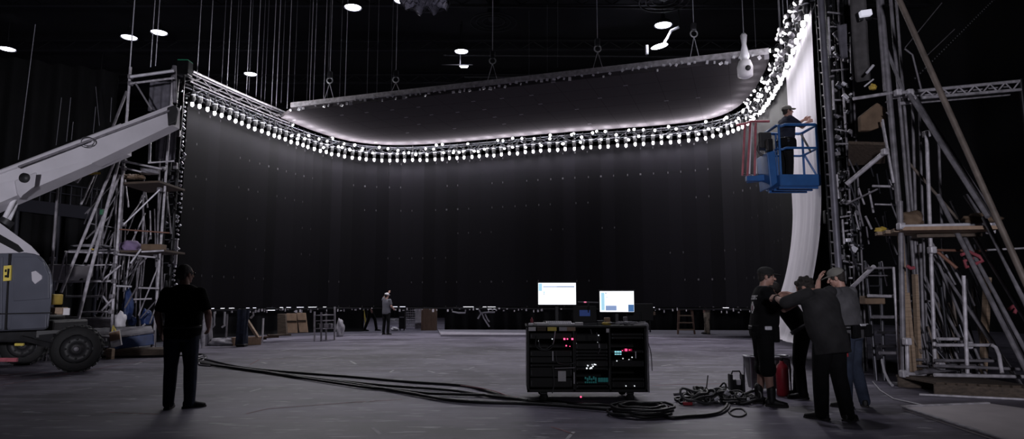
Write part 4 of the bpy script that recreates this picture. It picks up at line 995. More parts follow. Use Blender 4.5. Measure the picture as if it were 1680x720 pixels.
# dark boards and carton in the bay above
single('card_sheet', MB().prism([P(x, y, 11.6) for x, y in ((1412, 190), (1440, 168), (1455, 178), (1455, 205), (1430, 214), (1413, 214))], (0, .12, 0), .02), 'card', 'bent brown card sheet wedged in the upper bay of the right scaffold', 'card')
single('deck_board', MB().prism([P(1392, 236, 11.8), P(1452, 238, 11.3), P(1452, 268, 11.8), P(1392, 272, 12.5)], (0, 0, .05)), 'darkwood', 'dark deck boards under the brown card sheet in the right scaffold', 'board')
MB_ = MB(); MB_.box(P(1431, 492, 11.4), (.34, .2, .14), None, .02)
single('brown_box', MB_, 'card', 'small brown box on the dark frame behind the man in the grey tee', 'box')
lump('yellow_sling', P(1446, 380, 11.6), (.10, .05, .05), 'yellow', 'yellow strap end hanging in the dark bay left of the right platform', 'strap', 55)
lump('yellow_sling', P(1432, 147, 11.2), (.06, .05, .06), 'yellow', 'small yellow strap on the rig just under the long dark drape', 'strap', 56)
for k, (pts, lab) in enumerate((([(1577, 418), (1590, 413), (1606, 420), (1612, 428), (1598, 434), (1585, 438), (1582, 428), (1596, 424)], 'faded red strap looped on the tubes below the right platform'),
                                ([(1655, 508), (1662, 502), (1668, 506), (1664, 514)], 'small red strap near the right picture edge on the right scaffold'),
                                ([(1488, 436), (1494, 440), (1500, 439)], 'short red tie on the front uprights of the right scaffold'))):
    single('red_strap', MB().path([P(x, y, 10.5) for x, y in pts], .028, 7), 'pinkred', lab, 'strap')
for k, (x0, y0, x1, y1, y) in enumerate(((1477, 378, 1484, 500, 10.85), (1487, 480, 1499, 612, 10.9), (1501, 450, 1508, 610, 11.2))):
    A, B = P(x0, y0, y), extend_floor(P(x0, y0, y), P(x1, y1, y))
    single('timber_upright', MB().beam(A, B, .05, .10, up=V((0, 1, 0))), 'wood', ['tan timber strapped to the corner upright under the right platform', 'tan timber board leaning in the lower right scaffold beside the corner upright', 'second tan timber board leaning in the lower right scaffold, behind the first'][k], 'timber')
A = P(1617, 520, 11.2); single('timber_upright', MB().beam(P(1620, 455, 11.2), extend_floor(P(1620, 455, 11.2), P(1617, 520, 11.2)), .06, .12, up=V((0, 1, 0))), 'wood', 'pale timber post standing behind the red strap in the right scaffold', 'timber')
# pallet base, timbers and stored lengths at the foot
pl = thing('base_pallet', 'low dark timber pallet under the foot of the right scaffold', 'pallet', (7.6, 10.4, 0))
A, B = G(1533, 648), G(1695, 656)
MB().beam(A + V((0, 0, .08)), B + V((0, 0, .08)), .10, .15).build('rail', 'darkwood', pl); MB().beam(A + V((0, .9, .08)), B + V((.2, .9, .08)), .10, .15).build('rail', 'darkwood', pl)
for k in range(9): q = A.lerp(B, (k + .5) / 9) + V((0, .45, .17)); MB().box(q, (.13, 1.0, .03)).build('slat', 'darkwood', pl)
for k in range(5):
    a = P(1545 + 14 * k, 640 - 3 * k, 10.3 + .1 * k); single('stored_tube', MB().tube(V((a.x - .3, a.y + .1, .24 + .02 * k)), V((a.x + .6, a.y + .5, .26 + .03 * k)), .035, 8), 'dimsteel', 'grey tube lying on the pallet of the right scaffold', 'tube', 'stored tubes on the right pallet')
single('floor_strip', MB().tube(G(1508, 647, .02), G(1700, 656, .02), .018, 6), 'steel', 'thin pale strip lying on the floor in front of the right scaffold', 'strip')
single('floor_batten', MB().path([G(1432, 626, .012), G(1444, 640, .012), G(1466, 654, .012), G(1530, 668, .012)], .010, 6), 'tapewhite', 'pale crooked cable lying on the floor before the dark ladder frame', 'cable')
# chains and far lines to the right
for k, (a, b) in enumerate((((1485, 78), (1545, 5)), ((1520, 92), (1566, 48)))):
    single('slack_line', MB().tube(P(*a, 12.5), P(*b, 13.2), .010, 6), 'dimsteel', ['thin line slanting up from the right scaffold, left of two', 'thin line slanting up behind the brown pole, right of two'][k], 'line')
single('slack_line', MB().path([P(1484, 80, 12.4), P(1497, 90, 12.4), P(1512, 150, 12.4)], .02, 6), 'dimsteel', 'bent grey rod above the lattice truss beside the brown pole', 'rod')
mb = MB()
for k in range(40): mb.ell(P(1502, 128, 13).lerp(P(1640, -10, 15), k / 39), (.045, .03, .045), n=6, m=4)
single('slack_chain', mb, 'blackmetal', 'dark chain slanting up to the right before the masking curtain', 'chain')
# grey board lying on the floor at bottom right
A, B, C_, D_ = G(1480, 672), G(1622, 666), G(1760, 690), G(1580, 722)
bd = thing('floor_board', 'grey panel with dark rim lying flat on the floor in the lower right corner', 'board', (A + C_) / 2)
MB().prism([A, B, V((6.6, 7.2, 0)), V((4.55, 5.85, 0))], (0, 0, .035)).build('panel', 'board', bd)
mb = MB()
for p, q in ((A, B), (A, V((4.55, 5.85, 0)))): mb.beam(p + V((0, 0, .042)), q + V((0, 0, .042)), .05, .014)
mb.build('rim', 'steel', bd)
# step ladder frame right of the crew (dark)
t = thing('dark_ladder', 'dark ladder leaning on the foot of the right wing behind the crew', 'ladder', (6.3, 11.8, 0))
for x0, x1 in ((1420, 1436), (1444, 1450)):
    MB().tube(P(x0, 430, 11.8), extend_floor(P(x0, 430, 11.8), P(x1, 600, 11.5)), .03, 8).build('stile', 'darksteel', t)
for k in range(7): MB().tube(P(1422 + 2.4 * k, 445 + 24 * k, 11.75), P(1445 + k, 445 + 24 * k, 11.75), .016, 6).build('rung', 'darksteel', t)
single('hose', MB().path([P(1447, 590, 11.2), P(1451, 610, 11.0), P(1458, 625, 10.9), G(1464, 632, .03)], .022, 8), 'cablewhite', 'pale hose end with orange tip at the foot of the dark ladder', 'hose')
# ------------------------------------------------------------------ people
def bake(mb, name, m, parent, voxel=.012, it=3, fac=.5):
    o = mb.build(name, m, parent, world=False)
    r = o.modifiers.new('r', 'REMESH'); r.mode = 'VOXEL'; r.voxel_size = voxel; r.use_smooth_shade = True
    if it:
        s = o.modifiers.new('s', 'SMOOTH'); s.factor = fac; s.iterations = it
    bpy.context.view_layer.update()
    dg = bpy.context.evaluated_depsgraph_get()
    me = bpy.data.meshes.new_from_object(o.evaluated_get(dg))
    o.modifiers.clear(); old = o.data; o.data = me; bpy.data.meshes.remove(old)
    me.polygons.foreach_set('use_smooth', [True] * len(me.polygons))
    if not me.materials: me.materials.append(M[m] if isinstance(m, str) else m)
    return o
def hand(mb, wrist, d, n, side, curl=.35, spread=1.0):
    """palm from the wrist along d, n = palm normal (the way the palm faces); side +1 right hand, -1 left."""
    d = V(d).normalized(); n = V(n); n = (n - d * n.dot(d)).normalized(); s = d.cross(n) * side      # s points to the thumb side
    W = V(wrist)
    mb.loft([(W - d * .02, s * .026, n * .020), (W + d * .015, s * .030, n * .018), (W + d * .05, s * .041, n * .016), (W + d * .088, s * .042, n * .014), (W + d * .098, s * .038, n * .011)], 14, 2.6)
    for k, (off, L) in enumerate(((.031, .072), (.011, .082), (-.010, .076), (-.030, .060))):
        p = W + d * (.092 - .004 * abs(k - 1)) + s * off; c = curl * (1 + .12 * k); v = d + s * (.06 * spread * (1.2 - k) * .6)
        v.normalize()
        for f, (fr, r0, r1) in enumerate(((.45, .0095, .0088), (.32, .0088, .0082), (.23, .0082, .0072))):
            v = (Matrix.Rotation(0, 3, 'X') @ v); ax = d.cross(n); ang = c * (1.0 if f else .7)
            v = (v * math.cos(ang) + n * math.sin(ang) * v.dot(d) + 0 * ax).normalized() if f == 0 else (v * math.cos(ang) + (n * v.dot(d) - d * v.dot(n)) * math.sin(ang)).normalized()
            q = p + v * L * fr; mb.seg(p, q, r0, r1, 8); p = q
    p = W + d * .028 + s * .032 + n * .006; v = (d * .72 + s * .62 + n * .30).normalized()
    mb.seg(p - v * .02, p + v * .022, .016, .0125, 8); q = p + v * .022; v = (d * .88 + s * .22 + n * .42).normalized()
    mb.seg(q, q + v * .030, .0115, .010, 8); q += v * .030; v = (d * .9 + n * .45 + s * .02).normalized(); mb.seg(q, q + v * .022, .0098, .008, 8)

def stand():
    return dict(pel=V((0, 0, .96)), chest=V((0, .0, 1.30)), neck=V((0, -.015, 1.52)), head=V((0, .015, 1.665)), hr=(0, 0, 0),
                sh=[V((-.185, -.01, 1.455)), V((.185, -.01, 1.455))], el=[V((-.255, -.03, 1.17)), V((.255, -.03, 1.17))], wr=[V((-.265, .05, .93)), V((.265, .05, .93))],
                hip=[V((-.095, 0, .93)), V((.095, 0, .93))], kn=[V((-.115, .015, .51)), V((.115, .015, .51))], an=[V((-.125, -.02, .09)), V((.125, -.02, .09))],
                toe=[V((-.25, 1, 0)), V((.25, 1, 0))], pn=[V((1, 0, 0)), V((-1, 0, 0))], hd=[None, None], curl=[.45, .45])
def person(label, loc, yaw, J, top='tee', bottom='blackpants', skin='skin', hair='hairdark', cap=None, cap_m='capblack', sleeve=.62, belly=.0, width=1.0, leg=1.0, scale=1.0, shorts=False,
           tail=.0, extra=None, voxel=.0065, shoe_h=0.0, glasses=False, baggy=0.0, headwear=None):
    root = thing('person', label, 'person', loc, yaw); root.scale = (scale,) * 3
    UP = V((0, 0, 1))
    u0 = (J['hip'][1] - J['hip'][0]).normalized(); u1 = (J['sh'][1] - J['sh'][0]).normalized()
    def spine(t):                # 0 pelvis .55 chest 1 neck
        a, b, c = J['pel'], J['chest'], J['neck']
        p = a.lerp(b, t / .55) if t < .55 else b.lerp(c, (t - .55) / .45)
        d = ((b - a) if t < .4 else (c - b) if t > .7 else (c - a)).normalized()
        u = u0.lerp(u1, min(1, max(0, t / .6))).normalized(); w = d.cross(u).normalized()
        return p, u, w, d
    def torso(mb, grow, z0=-.22, fat=1.0):
        prof = [(-.20, .150, .110, 0), (-.10, .172, .125, .1), (0, .178, .130, .5), (.15, .172, .126, 1.0), (.32, .178, .122, .9), (.52, .196, .122, .35), (.70, .204, .115, 0), (.84, .178, .095, 0), (.92, .128, .080, 0), (1.0, .066, .062, 0)]
        rings = []
        for t, a, b, bl in prof:
            if t < z0: continue
            p, u, w, d = spine(max(t, 0)); 
            if t < 0: p = p + d * t * .56
            rings.append((p + w * (belly * bl * .55 + .01 * (t > .3)), u * (a * width + grow), w * (b * (1 + .15 * (width - 1)) + belly * bl * .5 + grow)))
        mb.loft(rings, 24, 2.35)
    # ---- body: one continuous skin surface
    mb = MB(); torso(mb, -.012)
    hc = J['head']; Rh = Euler((J['hr'][1], J['hr'][2], J['hr'][0]), 'XYZ').to_matrix()
    H = lambda x, y, z: hc + Rh @ V((x, y, z))
    mb.seg(J['neck'] - V((0, 0, .03)), H(0, -.02, -.06), .062, .056, 14)
    mb.ell(H(0, -.012, .03), (.075, .096, .088), Rh, 20, 14); mb.ell(H(0, .022, -.042), (.060, .066, .076), Rh, 18, 12); mb.ell(H(0, .058, -.096), (.030, .026, .022), Rh, 12, 8)
    mb.seg(H(0, .088, .005), H(0, .108, -.034), .010, .016, 10); mb.ell(H(0, .073, .026), (.056, .022, .011), Rh, 12, 8); mb.ell(H(0, .085, -.066), (.024, .011, .009), Rh, 12, 8)
    mb.ell(H(.04, .062, -.028), (.022, .020, .020), Rh, 10, 8); mb.ell(H(-.04, .062, -.028), (.022, .020, .020), Rh, 10, 8)
    for s in (-1, 1): mb.ell(H(.077 * s, -.012, -.016), (.011, .021, .033), Rh @ Matrix.Rotation(-.25 * s, 3, 'Z'), 12, 8)
    for i in (0, 1):
        sd = 1 if i else -1
        mb.seg(J['sh'][i], J['el'][i], .054, .044); mb.seg(J['el'][i], J['el'][i].lerp(J['wr'][i], .35), .045, .043); mb.seg(J['el'][i].lerp(J['wr'][i], .35), J['wr'][i], .043, .028)
        d = J['hd'][i] or (J['wr'][i] - J['el'][i])
        hand(mb, J['wr'][i], d, J['pn'][i], sd, J['curl'][i])
        mb.seg(J['hip'][i], J['kn'][i], .080 * leg, .055); mb.seg(J['kn'][i], J['kn'][i].lerp(J['an'][i], .35), .055, .056 * leg); mb.seg(J['kn'][i].lerp(J['an'][i], .35), J['an'][i], .055 * leg, .036)
        t = J['toe'][i].normalized(); a = J['an'][i]
        mb.seg(a - V((0, 0, .03)), a + t * .13 - V((0, 0, .055)), .036, .026)
    bake(mb, 'body', skin, root, voxel, 2)
    for s in (-1, 1):
        e = MB().ell(H(.031 * s, .079, .004), (.0135, .011, .010), Rh, 12, 8).build('eye', 'eyewhite', root, world=False)
        MB().ell(H(.031 * s, .0885, .004), (.006, .004, .006), Rh, 10, 6).build('iris', 'eyedark', e, world=False)
    # ---- clothes
    mb = MB(); torso(mb, .012 + .008 * baggy, -.21 if tail >= 0 else -.1)
    if tail > 0:
        p, u, w, d = spine(0); mb.loft([(p - d * (.10 + tail), u * (.19 * width), w * (.145 + belly * .4)), (p - d * .06, u * (.188 * width), w * (.142 + belly * .45)), (p + d * .05, u * (.186 * width), w * (.14 + belly * .5))], 24, 2.3)
    for i in (0, 1):
        S_, E_, W_ = J['sh'][i], J['el'][i], J['wr'][i]
        mb.ell(S_ - V((0, 0, .0)), (.077, .075, .072), None, 14, 10)
        if sleeve <= 1: mb.seg(S_, S_.lerp(E_, sleeve), .073, .066 + .004 * baggy)
        else: mb.seg(S_, E_, .070, .058); mb.seg(E_, E_.lerp(W_, sleeve - 1), .058, .045)
    bake(mb, 'shirt', top, root, .011, 3)
    mb = MB(); p, u, w, d = spine(0)
    mb.loft([(p - d * .13, u * .165 * (.5 + .5 * width), w * .125), (p - d * .04, u * .182 * (.4 + .6 * width), w * .135), (p + d * .05, u * .176 * (.4 + .6 * width), w * (.128 + belly * .35)), (p + d * .08, u * .172 * (.4 + .6 * width), w * (.124 + belly * .35))], 24, 2.3)
    for i in (0, 1):
        Hh, K_, A_ = J['hip'][i], J['kn'][i], J['an'][i]
        b = .010 * baggy
        mb.seg(Hh - V((0, 0, .02)), Hh.lerp(K_, .5), .100 * leg + b, .088 * leg + b); mb.seg(Hh.lerp(K_, .5), K_, .088 * leg + b, .070 * leg + b)
        if shorts: mb.seg(K_, K_.lerp(A_, .12), .076 + b * 1.2, .082 + b * 1.2)
        else:
            mb.seg(K_, K_.lerp(A_, .4), .070 * leg + b, .068 * leg + b); mb.seg(K_.lerp(A_, .4), A_ - V((0, 0, .025)), .068 * leg + b, .060 + b)
    bake(mb, 'shorts' if shorts else 'trousers', bottom, root, .011, 3)
    for i in (0, 1):
        t = J['toe'][i].normalized(); a = J['an'][i]; s = V((t.y, -t.x, 0)); base = V((a.x, a.y, a.z - .09))
        up = V((0, 0, 1))
        mb = MB(); mb.loft([(base - t * .075 + up * .045, s * .022, up * .035), (base - t * .06 + up * .052, s * .036, up * .050), (base + up * .055, s * .040, up * .055), (base + t * .07 + up * .042, s * .046, up * .040), (base + t * .14 + up * .033, s * .045, up * .031), (base + t * .19 + up * .027, s * .028, up * .022)], 16, 2.5)
        mb.seg(a - V((0, 0, .03)), a + V((0, 0, .02 + shoe_h)), .050, .052 if not shoe_h else .058)
        sh = bake(mb, 'shoe', 'shoe', root, .008, 2)
        mb = MB(); mb.loft([(base - t * .085 + up * .0, s * .030, t * .001), (base - t * .0851 + up * .02, s * .030, t * .001)], 6) if False else None
        mb.prism([base + t * y + s * x for x, y in ((-.034, -.08), (.034, -.08), (.045, .0), (.050, .09), (.042, .165), (.015, .20), (-.015, .20), (-.042, .165), (-.050, .09), (-.045, .0))], (0, 0, .022)); mb.build('sole', 'sole', sh, world=False)
    # ---- hair and cap
    mb = MB()
    if hair:
        mb.ell(H(0, -.024, .038), (.083, .098, .088), Rh, 20, 14); mb.ell(H(0, -.060, -.022), (.070, .050, .062), Rh, 16, 10)
        for s in (-1, 1): mb.ell(H(.070 * s, .018, .012), (.013, .028, .042), Rh, 10, 8)
        if headwear == 'messy':
            rr = random.Random(5)
            for _ in range(26): q = V((rr.uniform(-1, 1), rr.uniform(-1.1, .6), rr.uniform(-.3, 1))).normalized(); mb.ell(H(q.x * .085, q.y * .098 - .02, q.z * .088 + .035), (.024, .024, .022), Rh, 8, 6)
        bake(mb, 'hair', hair, root, .007, 2)
    if cap:
        mb = MB(); mb.ell(H(0, -.012, .052), (.090, .109, .074), Rh, 22, 14); mb.ell(H(0, -.012, .035), (.091, .109, .030), Rh, 22, 10)
        mb.loft([(H(0, .07, .032), Rh @ V((.078, 0, 0)), Rh @ V((0, 0, .010))), (H(0, .12, .030), Rh @ V((.074, 0, 0)), Rh @ V((0, 0, .009))), (H(0, .165, .022), Rh @ V((.055, 0, 0)), Rh @ V((0, 0, .008))), (H(0, .182, .018), Rh @ V((.025, 0, 0)), Rh @ V((0, 0, .006)))], 16, 2.2)
        bake(mb, 'cap', cap_m, root, .007, 2)
        MB().ell(H(0, -.012, .126), (.010, .010, .006), Rh, 10, 6).build('cap_button', cap_m, root, world=False)
    if glasses:
        mb = MB()
        for s in (-1, 1): mb.ell(H(.033 * s, .098, .004), (.026, .006, .019), Rh, 12, 6); mb.path([H(.058 * s, .095, .008), H(.078 * s, .05, .010), H(.083 * s, -.02, .008)], .003, 5)
        mb.tube(H(-.01, .1, .008), H(.01, .1, .008), .004, 5)
        mb.build('glasses', 'lens', root, world=False)
    if extra: extra(root, J, spine, width, belly)
    return root
def belt(root, spine, t, grow, w_, d_, h, m, name='belt'):
    p, u, w, d = spine(max(t, 0))
    if t < 0: p = p + d * t * .56
    mb = MB(); n = 32; vs, fs = [], []
    for dz in (-h / 2, h / 2):
        for rr in (0, .012):
            for j in range(n):
                a = 2 * math.pi * j / n; vs.append(p + d * dz + u * (w_ + grow + rr) * math.cos(a) + w * (d_ + grow + rr) * math.sin(a))
    for j in range(n):
        k = (j + 1) % n
        fs += [(n + j, n + k, 3 * n + k, 3 * n + j), (j, 2 * n + j, 2 * n + k, k), (2 * n + j, 3 * n + j, 3 * n + k, 2 * n + k), (j, k, n + k, n + j)]
    mb.add(vs, fs, True)
    return mb.build(name, m, root, world=False)
def patch(root, shirt, o, d, u, v, name, m, off=.004, nu=8, nv=8, keep=None):
    """a printed patch laid on the surface of the shirt: cast from o + u*a + v*b along d"""
    bv = BVHTree.FromPolygons([q.co for q in shirt.data.vertices], [tuple(f.vertices) for f in shirt.data.polygons])
    g = {}
    for i in range(nu + 1):
        for j in range(nv + 1):
            h = bv.ray_cast(o + u * (i / nu - .5) + v * (j / nv - .5), d.normalized())
            if h[0] is not None: g[i, j] = h[0] - d.normalized() * off
    mb = MB(); keys = list(g); idx = {k: n for n, k in enumerate(keys)}
    fs = [(idx[i, j], idx[i + 1, j], idx[i + 1, j + 1], idx[i, j + 1]) for i in range(nu) for j in range(nv) if all(q in g for q in ((i, j), (i + 1, j), (i + 1, j + 1), (i, j + 1))) and (keep is None or keep(i, j))]
    mb.add([g[k] for k in keys], fs, True)
    return mb.build(name, m, root, world=False)

# man in black watching from the left
J = stand()
J['sh'] = [V((-.205, -.01, 1.43)), V((.205, -.01, 1.43))]; J['el'] = [V((-.290, -.04, 1.16)), V((.325, -.05, 1.17))]; J['wr'] = [V((-.275, .05, .94)), V((.27, .14, 1.00))]
J['an'] = [V((-.105, -.02, .09)), V((.125, .04, .09))]; J['kn'] = [V((-.108, .0, .51)), V((.118, .03, .51))]; J['toe'] = [V((-.15, 1, 0)), V((.85, .6, 0))]
J['hr'] = (R(-28), R(3), 0); J['neck'] = V((0, .0, 1.53)); J['hip'] = [V((-.10, 0, .93)), V((.10, 0, .93))]
g = G(291, 670)
person('heavy man in black tee and dark jeans standing with his back to us at left', (g.x, g.y, 0), R(4), J, 'tee', 'jeans', hair='hairgrey', sleeve=.72, belly=.07, width=1.16, leg=1.08, tail=.0, glasses=True, scale=1.0, baggy=.6,
       extra=lambda root, J, sp, w, b: belt(root, sp, .07, .018, .18 * (.4 + .6 * w), .128 + b * .4, .035, 'shoe'))

# man in black cap reaching right
J = stand()
J['chest'] = V((0, .02, 1.29)); J['neck'] = V((0, .04, 1.51)); J['head'] = V((0, .085, 1.645)); J['hr'] = (R(-6), R(-4), 0)
J['sh'] = [V((-.185, .02, 1.44)), V((.185, .02, 1.44))]; J['el'] = [V((-.20, .25, 1.26)), V((.215, .23, 1.22))]; J['wr'] = [V((-.02, .44, 1.34)), V((.06, .44, 1.30))]
J['hd'] = [V((.15, 1, -.1)), V((-.1, 1, .2))]; J['pn'] = [V((1, 0, -.3)), V((-1, 0, -.3))]; J['curl'] = [.7, .7]
J['an'] = [V((-.12, -.05, .09)), V((.12, .05, .09))]; J['toe'] = [V((-.2, 1, 0)), V((.1, 1, 0))]
g = G(1256, 664)
def x2(root, J, sp, w, b):
    belt(root, sp, .03, .022, .182, .135, .05, 'blackmetal', 'tool_belt')
    p, u, w_, d = sp(.03)
    for a, sz, m in ((.15, (.09, .05, .05), 'brightsteel'), (.9, (.10, .07, .20), 'tee'), (2.3, (.10, .07, .18), 'tee'), (-.7, (.09, .07, .16), 'tee')):
        q = p + u * .215 * math.cos(a) + w_ * .17 * math.sin(a) - V((0, 0, sz[2] / 2 - .03)); MB().box(q, sz, Matrix.Rotation(a + 1.57, 3, 'Z'), .012).build('pouch' if m == 'tee' else 'buckle', m, root, world=False)
    q = p + u * .20 - w_ * .14; MB().tube(q - V((0, 0, .06)), q - V((0, 0, .36)), .022, 8).build('hammer_handle', 'tee', root, world=False)
    sh = [c for c in root.children if c.name.startswith('shirt')][0]
    # back print: a word-like row of white blocks above a small crest
    row = '1101011101110101'
    patch(root, sh, V((.06, -.6, 1.37)), V((0, 1, 0)), V((.21, 0, 0)), V((0, 0, .055)), 'back_print', 'paper', nu=16, nv=6, keep=lambda i, j: row[i] == '1' and not (j in (2, 3) and i % 3 == 0))
    patch(root, sh, V((.06, -.6, 1.24)), V((0, 1, 0)), V((.13, 0, 0)), V((0, 0, .15)), 'crest_print', 'paper', nu=13, nv=15, keep=lambda i, j: (abs(i - 6) + abs(j - 7) * .7 < 7) and not (2 < j < 9 and 4 < i < 8))
    patch(root, sh, V((.06, -.6, 1.235)), V((0, 1, 0)), V((.03, 0, 0)), V((0, 0, .06)), 'crest_mark', 'pinkred', off=.006, nu=3, nv=4)
    MB().path([V((.072 * math.cos(a), .04 + .07 * math.sin(a), 1.515)) for a in [2 * math.pi * k / 18 for k in range(18)]], .006, 5, closed=True).build('collar_edge', 'greytee', root, world=False)
person('man in black cap, printed black tee and baggy black shorts reaching right', (g.x, g.y, 0), R(-98), J, 'tee', 'blackpants', hair='hairdark', cap=True, cap_m='capblack', sleeve=.75, belly=.045, width=1.08, shorts=True, shoe_h=.10, glasses=True, baggy=2.2, extra=x2)

# stooped helper half hidden between the others
J = stand()
J['pel'] = V((0, -.05, .94)); J['chest'] = V((0, .12, 1.22)); J['neck'] = V((0, .24, 1.38)); J['head'] = V((0, .32, 1.47)); J['hr'] = (0, R(-25), 0)
J['sh'] = [V((-.18, .20, 1.33)), V((.18, .20, 1.33))]; J['el'] = [V((-.22, .34, 1.12)), V((.22, .38, 1.14))]; J['wr'] = [V((-.06, .52, 1.22)), V((.06, .54, 1.24))]; J['hip'] = [V((-.095, -.05, .91)), V((.095, -.05, .91))]
J['pn'] = [V((1, 0, 0)), V((-1, 0, 0))]; J['curl'] = [.6, .6]; J['an'] = [V((-.13, -.02, .09)), V((.13, .06, .09))]
g = G(1316, 652)
person('stooping person in black half hidden behind the two men with raised arms', (g.x, g.y, 0), R(62), J, 'tee', 'blackpants', hair='hairdark', sleeve=.7, baggy=1, extra=lambda root, J, sp, w, b: belt(root, sp, .03, .02, .18, .135, .05, 'greytee', 'work_apron'))

# man in charcoal shirt, arms raised forward
J = stand()
J['pel'] = V((0, -.03, .95)); J['chest'] = V((0, .03, 1.27)); J['neck'] = V((0, .13, 1.43)); J['head'] = V((.0, .25, 1.475)); J['hr'] = (R(15), R(-38), 0)
J['sh'] = [V((-.20, .07, 1.40)), V((.21, .07, 1.43))]; J['el'] = [V((-.33, .28, 1.30)), V((.30, .32, 1.36))]; J['wr'] = [V((-.20, .50, 1.36)), V((.08, .50, 1.40))]
J['hd'] = [V((.3, 1, .1)), V((-.4, .9, .1))]; J['pn'] = [V((.8, 0, -.6)), V((-.8, 0, -.6))]; J['curl'] = [.6, .6]
J['an'] = [V((-.02, .10, .09)), V((.15, -.10, .09))]; J['kn'] = [V((-.06, .06, .51)), V((.13, -.03, .50))]; J['toe'] = [V((-.3, .9, 0)), V((.95, .15, 0))]; J['hip'] = [V((-.095, -.03, .92)), V((.095, -.03, .92))]
g = G(1364, 690)
def x4(root, J, sp, w, b):
    w0 = J['wr'][0]; d = (J['wr'][0] - J['el'][0]).normalized(); MB().torus(w0 - d * .03, d, .034, .010, 16, 6).build('wrist_watch', 'lens', root, world=False)
    p, u, w_, dd = sp(0); q = p + u * .235 - w_ * .02 - V((0, 0, .08)); MB().box(q, (.06, .14, .18), None, .015).build('belt_pouch', 'tee', root, world=False)
    MB().tube(q + V((.03, 0, -.06)), q + V((.045, 0, -.18)), .016, 8).build('red_tool', 'red', root, world=False)
person('man in loose charcoal shirt seen from behind with both arms raised forward', (g.x, g.y, 0), R(30), J, 'greyshirt', 'blackpants', hair='hairdark', sleeve=.95, belly=.05, width=1.14, leg=1.05, tail=.12, baggy=1.6, headwear='messy', extra=x4)

# man in grey tee with hand at his forehead
J = stand()
J['chest'] = V((-.03, .02, 1.29)); J['neck'] = V((-.06, .05, 1.50)); J['head'] = V((-.085, .10, 1.625)); J['hr'] = (R(18), R(-16), R(-6))
J['sh'] = [V((-.235, .04, 1.43)), V((.14, .02, 1.44))]; J['el'] = [V((-.30, .26, 1.34)), V((.235, .05, 1.15))]; J['wr'] = [V((-.20, .27, 1.58)), V((.22, .22, 1.02))]
J['hd'] = [V((.35, -.1, .8)), None]; J['pn'] = [V((.6, -.8, 0)), V((-1, 0, 0))]; J['curl'] = [.4, .5]
J['an'] = [V((-.13, .03, .09)), V((.15, -.06, .09))]; J['toe'] = [V((-.2, 1, 0)), V((.9, .5, 0))]
g = G(1402, 668)
def x5(root, J, sp, w, b):
    belt(root, sp, .05, .024, .18, .135, .06, 'blackmetal', 'tool_belt'); p, u, w_, d = sp(.05)
    MB().box(p - w_ * .17 + u * .03 + V((0, 0, .025)), (.20, .02, .03), Matrix.Rotation(math.atan2(u.y, u.x), 3, 'Z'), .006).build('belt_strip', 'brightsteel', root, world=False)
    for s in (-.18, .12): MB().box(p - w_ * .175 + u * s - V((0, 0, .05)), (.12, .06, .16), Matrix.Rotation(math.atan2(u.y, u.x), 3, 'Z'), .015).build('pouch', 'tee', root, world=False)
person('rightmost man of the crew, in grey tee and blue jeans, hand at his forehead', (g.x, g.y, 0), R(38), J, 'greytee', 'bluejeans', hair='hairdark', cap=True, cap_m='capgrey', sleeve=.7, belly=.04, width=1.08, leg=1.0, baggy=.8, extra=x5)

# lift basket at the right wing and the worker in it
BY = 13.7
bk = thing('lift_basket', 'blue railed lift basket carrying a worker before the right wing sheet', 'lift basket', P(1297, 300, BY))
c = P(1297, 282, BY); bx0, bx1 = P(1268, 285, BY).x, P(1331, 285, BY).x; bw = bx1 - bx0; zf = P(1300, 305, BY - .35).z
yb0, yb1 = BY - .38, BY + .38
mb = MB(); mb.prism([V((bx0, yb0, zf)), V((bx1, yb0, zf)), V((bx1, yb1, zf)), V((bx0, yb1, zf))], (0, 0, .035)); mb.build('floor_tray', 'blue', bk)
for a, b in (((bx0, yb0), (bx1, yb0)), ((bx1, yb0), (bx1, yb1)), ((bx0, yb1), (bx1, yb1)), ((bx0, yb0), (bx0, yb1))):
    MB().beam(V((*a, zf + .12)), V((*b, zf + .12)), .025, .22).build('toe_board', 'blue', bk)
mb = MB()
for k in range(3): mb.beam(V((bx0, yb0 + .12 + .26 * k, zf - .02)), V((bx1, yb0 + .12 + .26 * k, zf - .02)), .05, .05)
mb.build('floor_rib', 'blue', bk)
zt = P(1300, 206, BY - .3).z; zm = P(1300, 244, BY - .3).z
for z, r in ((zt, .030), (zm, .024)):
    MB().path([V((bx0 + .06, yb0, z - .03)), V((bx0 + .14, yb0, z)), V((bx1 - .04, yb0, z)), V((bx1, yb0 + .05, z)), V((bx1, yb1 - .05, z)), V((bx1 - .05, yb1, z)), V((bx0 + .05, yb1, z)), V((bx0, yb1 - .05, z)), V((bx0, yb0 + .08, z))], r, 8, closed=True).build('rail', 'blue', bk)
for x, y in ((bx0 + .02, yb0 + .02), (bx1, yb0 + .05), (bx1, yb1 - .05), (bx0, yb1 - .05), (bx0 + .25, yb1)):
    MB().tube((x, y, zf + .03), (x, y, zt), .026, 8).build('post', 'blue', bk)
MB().tube((bx1, yb0 + .06, zf + .15), (bx1, yb1 - .1, zm), .022, 8).build('brace', 'blue', bk)
MB().tube((bx1 - .02, yb0 + .3, zm - .02), (bx1 - .02, yb1 - .05, zt - .02), .022, 8).build('gate_bar', 'liftdark', bk)
